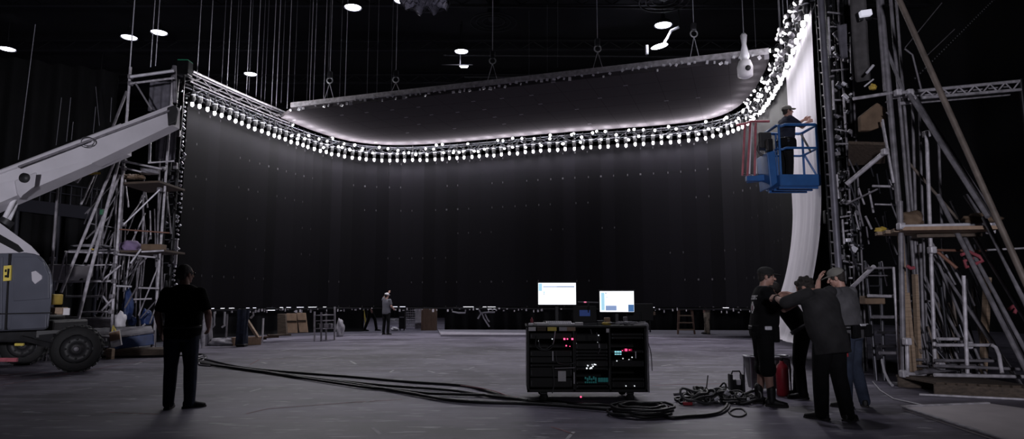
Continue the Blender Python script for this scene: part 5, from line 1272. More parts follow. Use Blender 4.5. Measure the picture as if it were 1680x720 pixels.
# mount plate, control box, jib arm and the outer red-white frame
MB().prism([P(x, y, BY - .25) for x, y in ((1258, 250), (1272, 246), (1276, 300), (1264, 308))], (0, .6, 0), .02).build('mount', 'blue', bk)
MB().box(P(1252, 232, BY + .1), (.26, .3, .34), None, .03).build('control_box', 'liftdark', bk)
MB().box(P(1262, 238, BY - .2), (.12, .12, .26), None, .02).build('control_head', 'blackmetal', bk)
MB().path([P(1246, 234, BY), P(1243, 246, BY), P(1248, 254, BY), P(1258, 256, BY)], .028, 8).build('hose', 'cablegrey', bk)
MB().beam(P(1226, 295, BY + .1), P(1268, 290, BY + .1), .16, .13, bevel=.015).build('jib_arm', 'blue', bk)
MB().path([P(1259, 262, BY), P(1262, 275, BY - .1), P(1258, 288, BY)], .02, 6).build('cable', 'cable', bk)
for k, (x, y) in enumerate(((1256, 264), (1262, 276), (1258, 252))): MB().box(P(x, y, BY), (.10, .1, .10), None, .02).build('valve', ['white', 'steel', 'dimsteel'][k], bk)
of = thing('outer_rail_frame', 'red and white railed frame on the blue jib left of the lift basket', 'railing', P(1230, 298, BY))
MB().beam(P(1224, 293, BY - .05), P(1243, 293, BY - .05), .10, .10).build('foot', 'blue', of)
MB().path([P(1218, 286, BY), P(1242, 286, BY), P(1242, 287, BY + .8), P(1218, 287, BY + .8)], .022, 7, closed=True).build('lower_rail', 'white', of)
for x0, x1, y0, y1, yy, m in ((1218, 1222, 288, 205, BY, 'redwhite'), (1226, 1231, 292, 200, BY, 'redwhite'), (1229, 1232, 288, 200, BY + .2, 'white'), (1238, 1240, 288, 202, BY, 'redwhite'), (1241, 1237, 290, 208, BY + .1, 'white')):
    MB().tube(P(x0, y0, yy), P(x1, y1, yy), .024, 8).build('post', m, of)
MB().path([P(1208, 205, BY), P(1222, 203, BY), P(1232, 199, BY), P(1262, 199, BY)], .026, 8).build('upper_rail', 'redwhite', of)
MB().tube(P(1257, 284, BY + .6), P(1260, 214, BY + .6), .020, 8).build('post', 'redwhite', of)
J = stand()
J['chest'] = V((0, .03, 1.29)); J['neck'] = V((0, .05, 1.51)); J['head'] = V((0, .085, 1.645)); J['hr'] = (R(-5), R(8), 0)
J['sh'] = [V((-.185, .04, 1.44)), V((.185, .03, 1.43))]; J['el'] = [V((-.20, .28, 1.36)), V((.22, .27, 1.25))]; J['wr'] = [V((-.07, .48, 1.48)), V((.08, .49, 1.40))]
J['hd'] = [V((.1, 1, .35)), V((-.05, 1, .4))]; J['pn'] = [V((1, .2, 0)), V((-1, .2, 0))]; J['curl'] = [.5, .6]
J['toe'] = [V((-.2, 1, 0)), V((.2, 1, 0))]
def x6(root, J, sp, w, b):
    belt(root, sp, .06, .024, .178, .132, .06, 'blackmetal', 'tool_belt'); p, u, w_, d = sp(.06)
    for a in (.3, 1.2, -.7, 2.6): MB().box(p + u * .21 * math.cos(a) + w_ * .17 * math.sin(a) - V((0, 0, .07)), (.12, .07, .18), Matrix.Rotation(a + 1.57, 3, 'Z'), .015).build('pouch', 'tee', root, world=False)
wx = P(1292, 290, BY).x
zs = P(1297, 171, BY).z - (zf + .035)
person('worker in cap and navy tee standing in the blue lift basket reaching to the sheet', (wx, BY + .02, zf + .036), R(-84), J, 'navytee', 'blackpants', hair='hairdark', cap=True, cap_m='capgrey', sleeve=.65, belly=.02, width=1.02, scale=min(1.0, zs / 1.785), baggy=1.0, extra=x6)

# far figures around the foot of the wall
J = stand(); J['el'] = [V((-.24, .10, 1.58)), V((.255, .02, 1.2))]; J['wr'] = [V((-.08, .2, 1.76)), V((.22, .2, 1.1))]; J['sh'][0] = V((-.18, 0, 1.48)); J['hd'] = [V((.2, .3, 1)), None]; J['pn'] = [V((0, 1, 0)), V((-1, 0, 0))]
g = G(633, 549)
person('far worker in white cap and pale shirt with one arm raised, before the screen wall', (g.x, g.y, 0), R(-30), J, mat('pale_shirt', (.13, .13, .155), .9), 'blackpants', hair='hairdark', cap=True, cap_m='white', sleeve=.6, voxel=.011, scale=.93)
J = stand(); J['an'] = [V((-.13, .30, .09)), V((.13, -.22, .09))]; J['kn'] = [V((-.12, .22, .52)), V((.12, -.06, .50))]; J['toe'] = [V((0, 1, 0)), V((0, 1, 0))]
c = G(615, 541)
person('far person in black striding behind the foot of the screen wall, legs only in view', (c.x, 30.4, 0), R(-80), J, 'tee', 'blackpants', hair='hairdark', voxel=.011, sleeve=1.6)
J = stand(); J['an'] = [V((-.11, -.02, .09)), V((.10, .05, .09))]
c = P(1161, 545, 25.9)
person('far person in camouflage trousers beside the stepladder, only legs in view under the wall', (c.x, 25.9, .08), R(70), J, 'greytee', 'camo', hair='hairdark', voxel=.011, baggy=2.0, leg=1.1, scale=1.02)
# ------------------------------------------------------------------ platform and clutter under the wall
A = P(722, 553, 25.3); B = P(1300, 553, 24.9)
pf = MB(); pf.prism([V((A.x, 25.6, 0)), V((9.6, 24.6, 0)), V((11.2, 29.2, 0)), V((A.x - .6, 30.0, 0))], (0, 0, .08))
o = single('low_platform', pf, mat('platform_grey', (.27, .255, .30), .6, var=.1), 'low grey platform running along under the middle of the screen wall', 'platform')
# stepladder
def quad_leg(par, name, a, b, w, m): return MB().beam(a, b, w, w * 1.4, up=V((0, 1, 0))).build(name, m, par)
SYY = 25.7
t = thing('stepladder', 'brown wooden stepladder standing on the low platform under the screen wall', 'stepladder', (P(1128, 548, SYY).x, SYY, .08))
zt = P(1128, 507, SYY).z; x0, x1 = P(1112, 548, SYY).x, P(1139, 548, SYY).x; xt0, xt1 = P(1116, 507, SYY).x, P(1137, 507, SYY).x
M['ladderwood'] = mat('ladder_wood', (.20, .12, .09), .7, var=.25)
for a, b in ((x0, xt0), (x1 + .02, xt1)):
    quad_leg(t, 'front_rail', V((a, SYY, .08)), V((b, SYY + .28, zt)), .05, 'ladderwood')
    quad_leg(t, 'rear_rail', V((a + .22, SYY + .85, .08)), V((b + .06, SYY + .34, zt)), .045, 'ladderwood')
for k in range(4):
    u = (.18, .46, .74, .98)[k]; q0 = V((x0, SYY, .08)).lerp(V((xt0, SYY + .28, zt)), u); q1 = V((x1, SYY, .08)).lerp(V((xt1, SYY + .28, zt)), u)
    MB().box((q0 + q1) / 2, (abs(q1.x - q0.x) + .02, .16, .045), None, .006).build('step', M['wood'] if k else 'wood', t)
# dangling pale cables, plywood box, cases, cage behind the wall
for k, pts in enumerate((((786, 508), (789, 514), (784, 523)), ((790, 512), (794, 522), (803, 536)), ((796, 515), (800, 524), (803, 528)), ((742, 511), (752, 513), (763, 513), (764, 508)), ((792, 513), (802, 512), (812, 512)))):
    single('dangling_cable', MB().path([P(x, y, 27.6) for x, y in pts], .035, 6), 'cablewhite', 'pale cable end dangling under the screen wall right of the plywood box', 'cable', 'pale cables under the wall')
c = P(704, 540, 31.2)
t = thing('plywood_box', 'upright plywood box standing behind the gap under the screen wall', 'box', (c.x, 31.2, 0))
MB().box((c.x, 31.2, .49), (.68, .5, .98), None, .01).build('body', 'plywood', t)
for s in (-1, 1): MB().box((c.x + s * .31, 30.94, .49), (.05, .03, .96), None, .005).build('batten', 'plywood', t)
c = P(660, 540, 31.0)
t = thing('equipment_case', 'tall black case on wheels between far worker and plywood box', 'case', (c.x, 31, 0))
MB().box((c.x, 31, .56), (.27, .4, .96), None, .02).build('body', 'black', t); MB().box((c.x, 30.79, .6), (.2, .02, .03)).build('latch', 'steel', t)
for s in (-1, 1): MB().lathe([(.01, -.02), (.045, -.02), (.045, .02), (.01, .02)], (c.x + s * .09, 30.95, .046), V((1, 0, 0)), 12).build('wheel', 'rubber', t)
c = P(687, 538, 31.8)
t = thing('equipment_case', 'pale metal case left of the plywood box under the wall', 'case', (c.x, 31.8, 0))
MB().box((c.x, 31.8, .66), (.28, .4, .66), None, .02).build('body', 'brightsteel', t); MB().box((c.x, 31.8, .17), (.32, .42, .24), None, .02).build('base', 'dimsteel', t); MB().box((c.x, 31.58, .36), (.30, .03, .04)).build('bar', 'brightsteel', t)
c = P(673, 538, 32.5)
t = thing('wire_cage', 'grey wire cage trolley between the black case and pale case under the wall', 'cage trolley', (c.x, 32.5, 0))
for sx in (-.28, .28):
    for sy in (-.25, .25): MB().tube((c.x + sx, 32.5 + sy, 0), (c.x + sx, 32.5 + sy, 1.02), .02, 6).build('post', 'steel', t)
mb = MB()
for k in range(9): z = .12 + k * .11; mb.tube((c.x - .28, 32.25, z), (c.x + .28, 32.25, z), .008, 5)
for k in range(8): x = c.x - .28 + k * .08; mb.tube((x, 32.25, .1), (x, 32.25, 1.0), .008, 5)
mb.build('wire_panel', 'steel', t); MB().box((c.x, 32.5, .12), (.56, .5, .04)).build('base', 'dimsteel', t)
c = P(648, 537, 30.6)
lump('white_bag', V((c.x, 30.6, 0)), (.17, .15, .11), 'white', 'small white bag on the floor between far worker and tall black case', 'bag', 61)
c = P(598, 533, 31.5); single('yellow_stand', MB().path([V((c.x, 31.5, 0)), V((c.x + .05, 31.5, .35)), V((c.x - .06, 31.5, .9))], .035, 6), 'label_yellow', 'thin yellow and pale stand left of the far person in black', 'stand')
c = P(1066, 514, 27.5); 
t = thing('small_sign_box', 'tan flat box on a thin post under the wall right of the monitors', 'box', (c.x, 27.5, .08))
MB().box((c.x, 27.5, c.z), (.42, .2, .13), None, .01).build('body', 'wood', t); MB().tube((c.x, 27.5, .08), (c.x, 27.5, c.z), .03, 6).build('post', 'blackmetal', t)

# under the left wing
t = thing('timber_brace_frame', 'pale timber brace with thick foot standing under the left wing', 'brace', P(404, 562, 20.6))
a, b = P(381, 560, 20.4), P(427, 557, 20.9); a.z = b.z = .12
MB().beam(a, b, .22, .24, bevel=.01).build('foot', 'plywood', t); MB().beam(P(402, 520, 20.5), P(423, 553, 20.8), .07, .13, up=V((0, 1, 0))).build('strut', 'wood', t)
c = P(397, 564, 20.1); 
hangc = thing('draped_post', 'dark bluish cloth draped down a post in front of the timber brace', 'draped post', (c.x, 20.05, 0))
def dp(u, v):
    a = 2 * math.pi * u; r = (.13 + .035 * math.sin(5 * a) + .02 * math.sin(9 * a + 4 * v)) * (1.15 - .35 * v if v < .5 else .975 + .2 * (v - .5))
    return V((c.x + r * math.cos(a), 20.05 + r * math.sin(a), 1.08 - 1.04 * v))
MB().grid(dp, 40, 10).build('cloth', 'jeans', hangc); MB().tube((c.x, 20.05, 0), (c.x, 20.05, 1.08), .04, 8).build('post', 'blackmetal', hangc)
MB().box((c.x + .05, 19.98, .04), (.26, .3, .07), None, .02).build('base_weight', 'black', hangc)
for k, (xa, xb, yt, yb, sk) in enumerate(((470, 486, 514, 546, 2), (487, 501, 513, 545, 4))):
    p = [P(xa, yt, 22.6), P(xb, yt, 22.6), P(xb + sk, yb, 22.3), P(xa + sk, yb, 22.3)]
    t = thing('leaning_plywood', ['plywood panel leaning under the left wing, left of the two', 'plywood panel leaning under the left wing, right of the two'][k], 'panel', (p[2] + p[3]) / 2)
    MB().prism(p, (0, .06, 0), .005).build('sheet', 'plywood', t)
    m1, m2 = p[0].lerp(p[3], .42), p[1].lerp(p[2], .42); MB().beam(m1 - V((0, .02, 0)), m2 - V((0, .02, 0)), .02, .06).build('batten', 'darkwood', t)
single('wood_case', MB().prism([P(455, 515, 22.9), P(468, 515, 22.9), P(470, 548, 22.7), P(455, 549, 22.7)], (0, .3, 0), .01), 'darkwood', 'dark brown case behind the leaning plywood panels', 'case')
for k in range(4):
    a, b = G(432 + 3 * k, 553 - k, .05 + .06 * k), G(478 + 6 * k, 549 - k, .05 + .06 * k)
    single('loose_board', MB().beam(V((a.x, 21.6 + .08 * k, .05 + .06 * k)), V((b.x, 22.1 + .06 * k, .05 + .06 * k)), .22, .05), 'darkwood' if k % 2 else 'card', 'reddish brown board in the low pile under the left wing', 'board', 'boards under the left wing')
t = thing('shelf_cart', 'steel shelf cart with pale posts at the right end of the left wing', 'cart', P(533, 545, 23.0))
for x, yt, yb, yy in ((516, 511, 548, 22.6), (549, 503, 543, 23.4), (535, 512, 546, 23.4), (527, 512, 549, 22.6)):
    a, b = P(x, yt, yy), extend_floor(P(x, yt, yy), P(x, yb, yy)); MB().beam(a, b, .05, .05, up=V((0, 1, 0))).build('post', 'steel' if x in (516, 549) else 'dimsteel', t)
for yt in (518, 527, 540): MB().prism([P(517, yt, 22.6), P(530, yt, 22.6), P(549, yt - 1, 23.4), P(535, yt - 1, 23.4)], (0, 0, .03)).build('shelf', 'dimsteel', t)
for k in range(6):
    q = P(524 + 3.6 * k, 538, 23.0); MB().box(q + V((0, 0, .08)), (.12, .2, .14), None, .02).build('shelf_load', rnd.choice(['dimsteel', 'steel', 'blackmetal', 'white']), t)
for x, yt, yb, yy, m, lab in ((336, 516, 562, 19.4, 'steel', 'pale upright post under the left wing beside the man in black'), (373, 515, 540, 20.6, 'dimsteel', 'thin grey post under the left wing left of the draped post'), (432, 522, 541, 21.8, 'white', 'short white bent post under the left wing right of the timber brace')):
    a = P(x, yt, yy); single('floor_post', MB().tube(a, V((a.x, a.y, 0)), .05 if x == 336 else .03, 8), m, lab, 'post')
lump('pale_bundle', V((P(340, 540, 20.4).x, 20.4, 0)), (.14, .2, .62), 'greycloth', 'pale grey bundle behind the pale post under the left wing', 'bundle', 71)
lump('pale_bundle', V((P(362, 552, 20.4).x, 20.5, 0)), (.40, .3, .14), 'greycloth', 'low grey bundle on the floor left of the timber brace', 'bundle', 72)
lump('pale_bundle', V((P(556, 535, 25.4).x, 25.6, 0)), (.15, .2, .4), 'greycloth', 'small grey bundle right of the steel shelf cart', 'bundle', 73)
for k, (x, y0, y1) in enumerate(((364, 530, 537), (411, 512, 522), (347, 528, 538))):
    a, b = P(x, y1, 20.8), P(x + 4, y0, 20.8); single('pale_strap', MB().path([V((a.x, a.y, a.z)), (a + b) / 2 + V((.05, 0, 0)), b, V((b.x, b.y, WALL_Z0 - .1))], .03, 6), 'cablewhite', 'pale strap hanging from the foot rail of the left wing', 'strap', 'straps under the left wing')

# ------------------------------------------------------------------ rolling equipment rack
M['rack'] = mat('rack_black', (.004, .004, .0045), .5, spec=.3)
FY = 9.0
x0, x1 = P(865, 600, FY).x, P(1062, 600, FY).x
rk = thing('equipment_rack', 'black rolling equipment rack with cables and indicator lights under two monitors', 'equipment rack', ((x0 + x1) / 2, FY + .45, 0), 0)
Z0, Z1, DP = .135, 1.0, .85
w = x1 - x0
MB().box(((x0 + x1) / 2, FY + DP / 2, Z1 - .015), (w + .03, DP + .03, .03), None, .008).build('worktop', 'rack', rk)
MB().box(((x0 + x1) / 2, FY + DP / 2, Z0 + .02), (w, DP, .04), None, .006).build('base_board', 'rack', rk)
for x in (x0 + .015, x0 + w * .39, x0 + w * .69, x1 - .015): MB().box((x, FY + DP / 2, (Z0 + Z1) / 2), (.03, DP, Z1 - Z0), None, .004).build('side_panel', 'rack', rk)
MB().box(((x0 + x1) / 2, FY + DP - .01, (Z0 + Z1) / 2), (w, .02, Z1 - Z0)).build('back_panel', 'rack', rk)
MB().beam(V((x1 + .01, FY - .01, Z0)), V((x1 + .01, FY - .01, Z1)), .02, .02, up=V((0, 1, 0))).build('corner_strip', 'dimsteel', rk)
def px2(px, py): return P(px, py, FY)
def unit(xa, xb, za, zb, dep=.02, m='rack', name='rack_unit'):
    return MB().box(((xa + xb) / 2, FY + .3 + dep, (za + zb) / 2), (xb - xa - .01, .55, zb - za - .008), None, .006).build(name, m, rk)
bays = ((x0 + .03, x0 + w * .39 - .015), (x0 + w * .39 + .015, x0 + w * .69 - .015), (x0 + w * .69 + .015, x1 - .03))
M['unitface'] = mat('rack_unit_face', (.0035, .0035, .004), .5, spec=.25)
for bi, (a, b) in enumerate(bays):
    z = Z0 + .05
    while z < Z1 - .10:
        h = rnd.choice((.045, .09, .09, .135)); h = min(h, Z1 - .06 - z)
        if rnd.random() < .82:
            u = unit(a, b, z, z + h, rnd.uniform(.0, .06), 'unitface')
            mb = MB()
            for s in (-1, 1): mb.box(((a + b) / 2 + s * (b - a - .05) / 2, FY + .02, z + h / 2), (.015, .03, h * .5))
            mb.build('rack_ear', 'blackmetal', u)
        z += h
def dot(px, py, s, m, name='indicator_light', h=None, y=FY - .005):
    q = P(px, py, y); return MB().box(q, (s, .012, h or s), None, .002).build(name, m, rk)
for px, py, s in ((926, 556, .024), (931, 556, .016), (939, 556, .024), (929, 567, .016), (935, 568, .010), (1021, 575, .010), (1027, 574, .030), (1033, 574, .016), (953, 651, .018)): dot(px, py, s, 'ledred')
dot(1030, 574, .11, mat('dim_red_glow', (.2, .01, .05), .3, emit=(.5, .01, .08), estr=.35), 'red_display', .028)
for px in (1010, 1014, 1018): dot(px, 577, .024, 'ledcyan', 'display', .020); dot(px, 581, .024, 'ledcyan', 'display', .012)

for k in range(6): dot(960.5 + 3.4 * k, 620 + 2 * (k % 2), .022, 'ledgreen', 'display', .030 + .01 * (k % 3)); dot(960.5 + 3.4 * k, 627, .020, 'ledgreen', 'display', .022)
for k in range(4): dot(983 + 4.2 * k, 623, .032, 'ledgreen', 'display', .055)
for k in range(12):
    dot(962 + rnd.uniform(0, 16), 597 + rnd.uniform(0, 8), rnd.uniform(.010, .022), 'ledwhite')
for px, py in ((1027, 633), (1041, 633), (982, 550), (981, 561), (884, 559), (945, 563), (906, 556), (1022, 588), (1032, 590), (1012, 592), (1037, 586)): dot(px, py, .014, 'ledwhite')
MB().box(P(922, 617, FY - .01), (.105, .012, .135), None, .004).build('white_label', 'paper', rk)
for px, py, hh in ((907, 584, .13), (942, 620, .15), (1043, 582, .09), (983, 567, .06)): MB().box(P(px, py, FY - .01), (.014, .012, hh), None, .003).build('pale_strip', 'white', rk)
# labels taped to the front edge of the worktop
zt = Z1 - .045
for pxa, pxb, m, nm in ((867, 879, 'paper', 'pale_label'), (881, 896, 'darkwood', 'brown_label'), (898, 913, 'label_yellow', 'yellow_label'), (917, 930, 'cablewhite', 'grey_label'), (930, 944, 'wood', 'tan_label'), (994, 999, 'paper', 'white_tag')):
    a, b = P(pxa, 538, FY).x, P(pxb, 538, FY).x; MB().box(((a + b) / 2, FY - .022, zt - (.02 if pxa == 994 else 0)), (b - a, .008, .05), None, .003).build(nm, m, rk)
# cables drooping on the rack face
for pts, r, m in ((((880, 551), (879, 566), (886, 573), (897, 574), (906, 569), (908, 556)), .010, 'cable'), (((884, 556), (886, 570), (896, 572), (905, 566)), .008, 'cablegrey'), (((911, 543), (909, 556), (907, 565)), .010, 'cablewhite'), (((912, 575), (913, 590), (917, 596), (935, 597), (944, 594)), .008, 'cablegrey'),
                  (((979, 545), (981, 560), (985, 566), (984, 575), (981, 580)), .008, 'cablegrey'), (((907, 600), (909, 628), (906, 645)), .008, 'cablegrey'), (((945, 545), (944, 600), (945, 640)), .010, 'cable'), (((969, 540), (971, 548)), .008, 'cablegrey'), (((910, 604), (944, 603)), .007, 'cablewhite'), (((1000, 604), (999, 632)), .008, 'cablegrey'),
                  (((964, 598), (980, 600)), .006, 'cablewhite'), (((1010, 590), (1024, 592), (1037, 590)), .006, 'cablegrey')):
    MB().path(catmull([P(x, y, FY - .02) for x, y in pts], 5), r, 6).build('patch_cable', m, rk)
single('hanging_cable', MB().path(catmull([P(1063, 560, FY + .5), P(1068, 580, FY + .5), P(1070, 608, FY + .5)], 4), .006, 6), 'cablegrey', 'thin cable hanging off the right side of the equipment rack', 'cable')
# casters
for x in (x0 + .22, x1 - .22):
    for y in (FY + .10, FY + DP - .10):
        cs = MB().box((x, y, Z0 - .02), (.09, .10, .03), None, .006).build('caster', 'blackmetal', rk)
        MB().lathe([(.012, -.02), (.054, -.02), (.056, 0), (.054, .02), (.012, .02)], (x, y - .02, .058), V((.5, .87, 0)), 16).build('caster_wheel', 'rubber', cs)
        MB().prism([V((x - .035, y - .02, Z0 - .03)), V((x + .035, y - .02, Z0 - .03)), V((x + .012, y - .03, .055)), V((x - .012, y - .03, .055))], (0, .012, 0)).build('caster_fork', 'dimsteel', cs)
# monitors
def monitor(pxl, pxr, pyt, pyb, y, rz, lab, content):
    a, b = P(pxl, pyt, y), P(pxr, pyb, y); W_, H_ = b.x - a.x, a.z - b.z; cx, cz = (a.x + b.x) / 2, (a.z + b.z) / 2
    t = thing('monitor', lab, 'monitor', (cx, y, Z1), rz)
    Lc = lambda x, z, d=0: V((x * W_ / 2, d, cz - Z1 + z * H_ / 2))
    MB().box(Lc(0, 0, .022), (W_ + .03, .04, H_ + .035), None, .008).build('bezel', 'black', t, world=False)
    s = MB().box(Lc(0, 0, -.001), (W_, .006, H_)).build('screen', 'screen', t, world=False)
    for n_, (xa, xb, za, zb, m) in content: MB().box(Lc((xa + xb) / 2, (za + zb) / 2, -.005), ((xb - xa) * W_ / 2, .003, (zb - za) * H_ / 2)).build(n_, m, s, world=False)
    MB().box(Lc(0, 0, .06), (.20, .05, .16), None, .01).build('back_housing', 'black', t, world=False)
    MB().box((0, .085, (cz - Z1) / 2), (.05, .025, cz - Z1), None, .005).build('stand_neck', 'blackmetal', t, world=False)
    MB().box((0, .06, .008), (.24, .18, .014), None, .005).build('stand_base', 'blackmetal', t, world=False)
    return t
monitor(883, 945, 464, 499.5, FY + .45, 0, 'taller black monitor with white screen at left on the equipment rack', (('toolbar', (-.74, 0, .61, .69, 'screenmid')), ('toolbar', (0, .92, .61, .69, 'screenblue')), ('sidebar', (-.98, -.80, .25, .95, 'screenpale')), ('icon', (-.72, -.66, .05, .20, 'screenpale')), ('icon', (-.72, -.68, -.10, .02, 'screenmid')), ('icon', (-.66, -.62, .46, .5, 'screenmid'))))
monitor(984, 1040, 477.5, 511.5, FY + .42, R(-7), 'lower black monitor with blue panels on its white screen, right on the rack', (('sidebar', (-.92, -.72, -.85, .85, 'screenpale')), ('panel', (-.66, -.02, -.86, -.40, 'screenmid')), ('panel', (.66, .99, -.98, -.30, 'screenblue')), ('icon', (-.68, -.60, .76, .84, 'screenblue')), ('icon', (-.66, -.5, .38, .42, 'screenmid')), ('icon', (.82, .88, .74, .84, 'screenpale'))))
# laptop between them with a dim screen
lx, ly = P(960, 515, FY + .5).x, FY + .42
t = thing('laptop', 'dark laptop with dim blue screen between the two monitors', 'laptop', (lx, ly, Z1))
MB().box((lx, ly, Z1 + .012), (.33, .23, .022), None, .006).build('base', 'blackmetal', t)
MB().box((lx, ly + .13, Z1 + .14), (.33, .015, .23), Matrix.Rotation(-.18, 3, 'X'), .005).build('lid', 'black', t)
MB().box((lx, ly + .121, Z1 + .155), (.15, .004, .085), Matrix.Rotation(-.18, 3, 'X')).build('screen', 'screendim', t)
t = thing('thin_bar_light', 'thin dark bar with red light fixed level between the two monitors', 'bar', P(965, 495, FY + .55))
a, b = P(948, 495, FY + .55), P(982, 496, FY + .55)
MB().beam(a, b, .02, .018).build('bar', 'dimsteel', t); MB().box(P(960, 495.5, FY + .53), (.035, .015, .018), None, .004).build('red_light', mat('dim_red_lamp', (.5, .1, .2), .3, emit=(.9, .2, .35), estr=.8), t); MB().tube((a + b) / 2, V(((a + b).x / 2, FY + .55, Z1)), .012, 6).build('post', 'blackmetal', t)
# clutter on the worktop
def on_top(name, px, y, size, m, lab, cat, rz=0, group=None, bevel=.006, z=0):
    x = P(px, 530, FY + y).x
    o = single(name, MB().box((x, FY + y, Z1 + z + size[2] / 2), size, Matrix.Rotation(rz, 3, 'Z'), min(bevel, size[2] * .4)), m, lab, cat, group); return o
t = thing('keyboard', 'pale keyboard in front of the left monitor on the rack top', 'keyboard', (P(917, 526, FY + .14).x, FY + .14, Z1)); kx = P(917, 526, FY + .14).x
MB().box((kx, FY + .14, Z1 + .026), (.34, .13, .022), Matrix.Rotation(.25, 3, 'X'), .005).build('case', 'white', t)
mb = MB()
for r_ in range(4):
    for c_ in range(12): mb.box((kx - .15 + c_ * .0272, FY + .095 + r_ * .028, Z1 + .027 + .007 * r_), (.022, .022, .008), Matrix.Rotation(.25, 3, 'X'))
mb.build('key', 'greycloth', t)
on_top('paper_stack', 888, .10, (.17, .18, .035), 'paper', 'flat white papers at the left end of the rack top', 'papers', .2)
on_top('phone', 871, .05, (.06, .10, .03), 'white', 'small white phone at the left front corner of the rack top', 'phone', -.2)
on_top('notebook', 905, .30, (.22, .16, .05), 'blackmetal', 'dark notebook behind the pale keyboard on the rack top', 'notebook', .1)
on_top('mouse', 940, .12, (.06, .10, .028), 'white', 'white mouse just right of the pale keyboard', 'mouse', .1, bevel=.012)
on_top('paper_slip', 950, .10, (.11, .11, .04), 'paper', 'white paper slip in front of the dark laptop', 'paper', -.1)
on_top('tan_box', 996, .20, (.075, .07, .10), 'plywood', 'small tan box under the right monitor', 'box', .1)
x = P(995, 525, FY + .12).x; single('tape_roll', MB().torus((x, FY + .12, Z1 + .022), (0, 0, 1), .045, .020, 18, 8), 'yellow', 'yellow tape roll lying in front of the tan box', 'tape roll')
x = P(1026, 522, FY + .2).x; single('drink_can', MB().lathe([(.025, 0), (.031, .006), (.031, .10), (.026, .112)], (x, FY + .2, Z1), n=16), 'dimsteel', 'grey can standing under the right end of the right monitor', 'can')
on_top('dark_box', 985, .32, (.10, .10, .06), 'blackmetal', 'small black box behind the tan box on the rack top', 'box')
on_top('card_pad', 1046, .22, (.18, .14, .035), 'paper', 'pale pad near the right end of the rack top', 'pad', .3)
for k in range(5):
    x = P(1000 + 12 * k, 528, FY + .10).x; rr = random.Random(k)
    single('loose_cable', MB().path(catmull([V((x + rr.uniform(-.12, .12), FY + .04 + .02 * k + rr.uniform(0, .06), Z1 + rr.uniform(.010, .055))) for _ in range(6)], 5), .007, 6), rnd.choice(['cablewhite', 'cablegrey']), 'loose thin cable scribbled over the right half of the rack top', 'cable', 'loose cables on the rack top')
x = P(875, 522, FY + .2).x; single('small_bottle', MB().lathe([(.018, 0), (.02, .004), (.02, .07), (.008, .085), (.008, .10)], (x - .02, FY + .3, Z1), n=14), 'pinkred', 'small reddish bottle at the left end of the rack top', 'bottle')
q = P(1062, 533, FY); single('rag', MB().ell(q + V((.0, .06, -.03)), (.035, .06, .06), None, 12, 8), 'greycloth', 'grey rag hung over the right front corner of the rack top', 'rag')
MB().box(P(1046, 499, FY + .7) , (.34, .02, .02)) 
t = thing('dark_monitor', 'dark switched off monitor behind the right monitor, only its thin edge showing', 'monitor', (P(1050, 500, FY + .7).x, FY + .7, Z1))
c = P(1050, 512, FY + .7); MB().box(c, (.38, .03, .24), None, .008).build('screen', 'black', t); MB().box(c + V((0, 0, .121)), (.36, .02, .006)).build('edge', 'dimsteel', t); MB().tube(c, (c.x, c.y, Z1), .02, 6).build('stand', 'blackmetal', t)

# ------------------------------------------------------------------ floor cables
def fcable(pts, r, m, lab, group=None, lift=0):
    p = catmull([G(x, y, r + lift) for x, y in pts], 5)
    return single('floor_cable', MB().path(p, r, 7), m, lab, 'cable', group)
gl = 'bundle of cables across the floor'; ll = 'black cable of the bundle running across the floor to the equipment rack'
for k, pts in enumerate((((313, 584), (340, 590), (400, 603), (498, 612), (578, 618), (667, 626), (756, 632), (791, 639), (825, 648), (862, 656), (910, 661)),
                         ((316, 588), (350, 597), (400, 605), (470, 616), (524, 622), (590, 632), (640, 640), (711, 652), (769, 658), (830, 660), (880, 661), (930, 664)),
                         ((310, 591), (350, 598), (410, 606), (500, 618), (580, 627), (640, 633), (738, 640), (800, 649), (850, 655), (905, 663)),
                         ((320, 592), (380, 602), (440, 611), (530, 625), (600, 635), (650, 639), (700, 645), (760, 647), (815, 649), (865, 657)),
                         ((330, 596), (420, 608), (520, 621), (610, 634), (680, 646), (730, 655), (790, 660), (860, 662), (940, 667), (1000, 672)))):
    fcable(pts, .021, 'cable', ll, gl, .003 * k)
fcable(((318, 596), (322, 588), (332, 583), (338, 586), (326, 597), (345, 600)), .018, 'cablewhite', 'pale cable loop on the floor beside the man in black')
fcable(((295, 583), (330, 581), (338, 586), (318, 590)), .020, 'cable', 'black cable loop curling on the floor right behind the man in black')
fcable(((756, 632), (790, 637), (815, 643), (835, 650), (850, 652)), .010, 'tapered', 'thin reddish cable beside the bundle left of the rack', lift=.03)
fcable(((880, 660), (920, 664), (960, 668), (1010, 670), (1040, 668)), .020, 'cable', 'black cable running under the front of the rack to the coil')
fcable(((900, 656), (940, 662), (990, 664), (1030, 672)), .018, 'cable', 'second black cable under the front of the rack, nearer the casters')
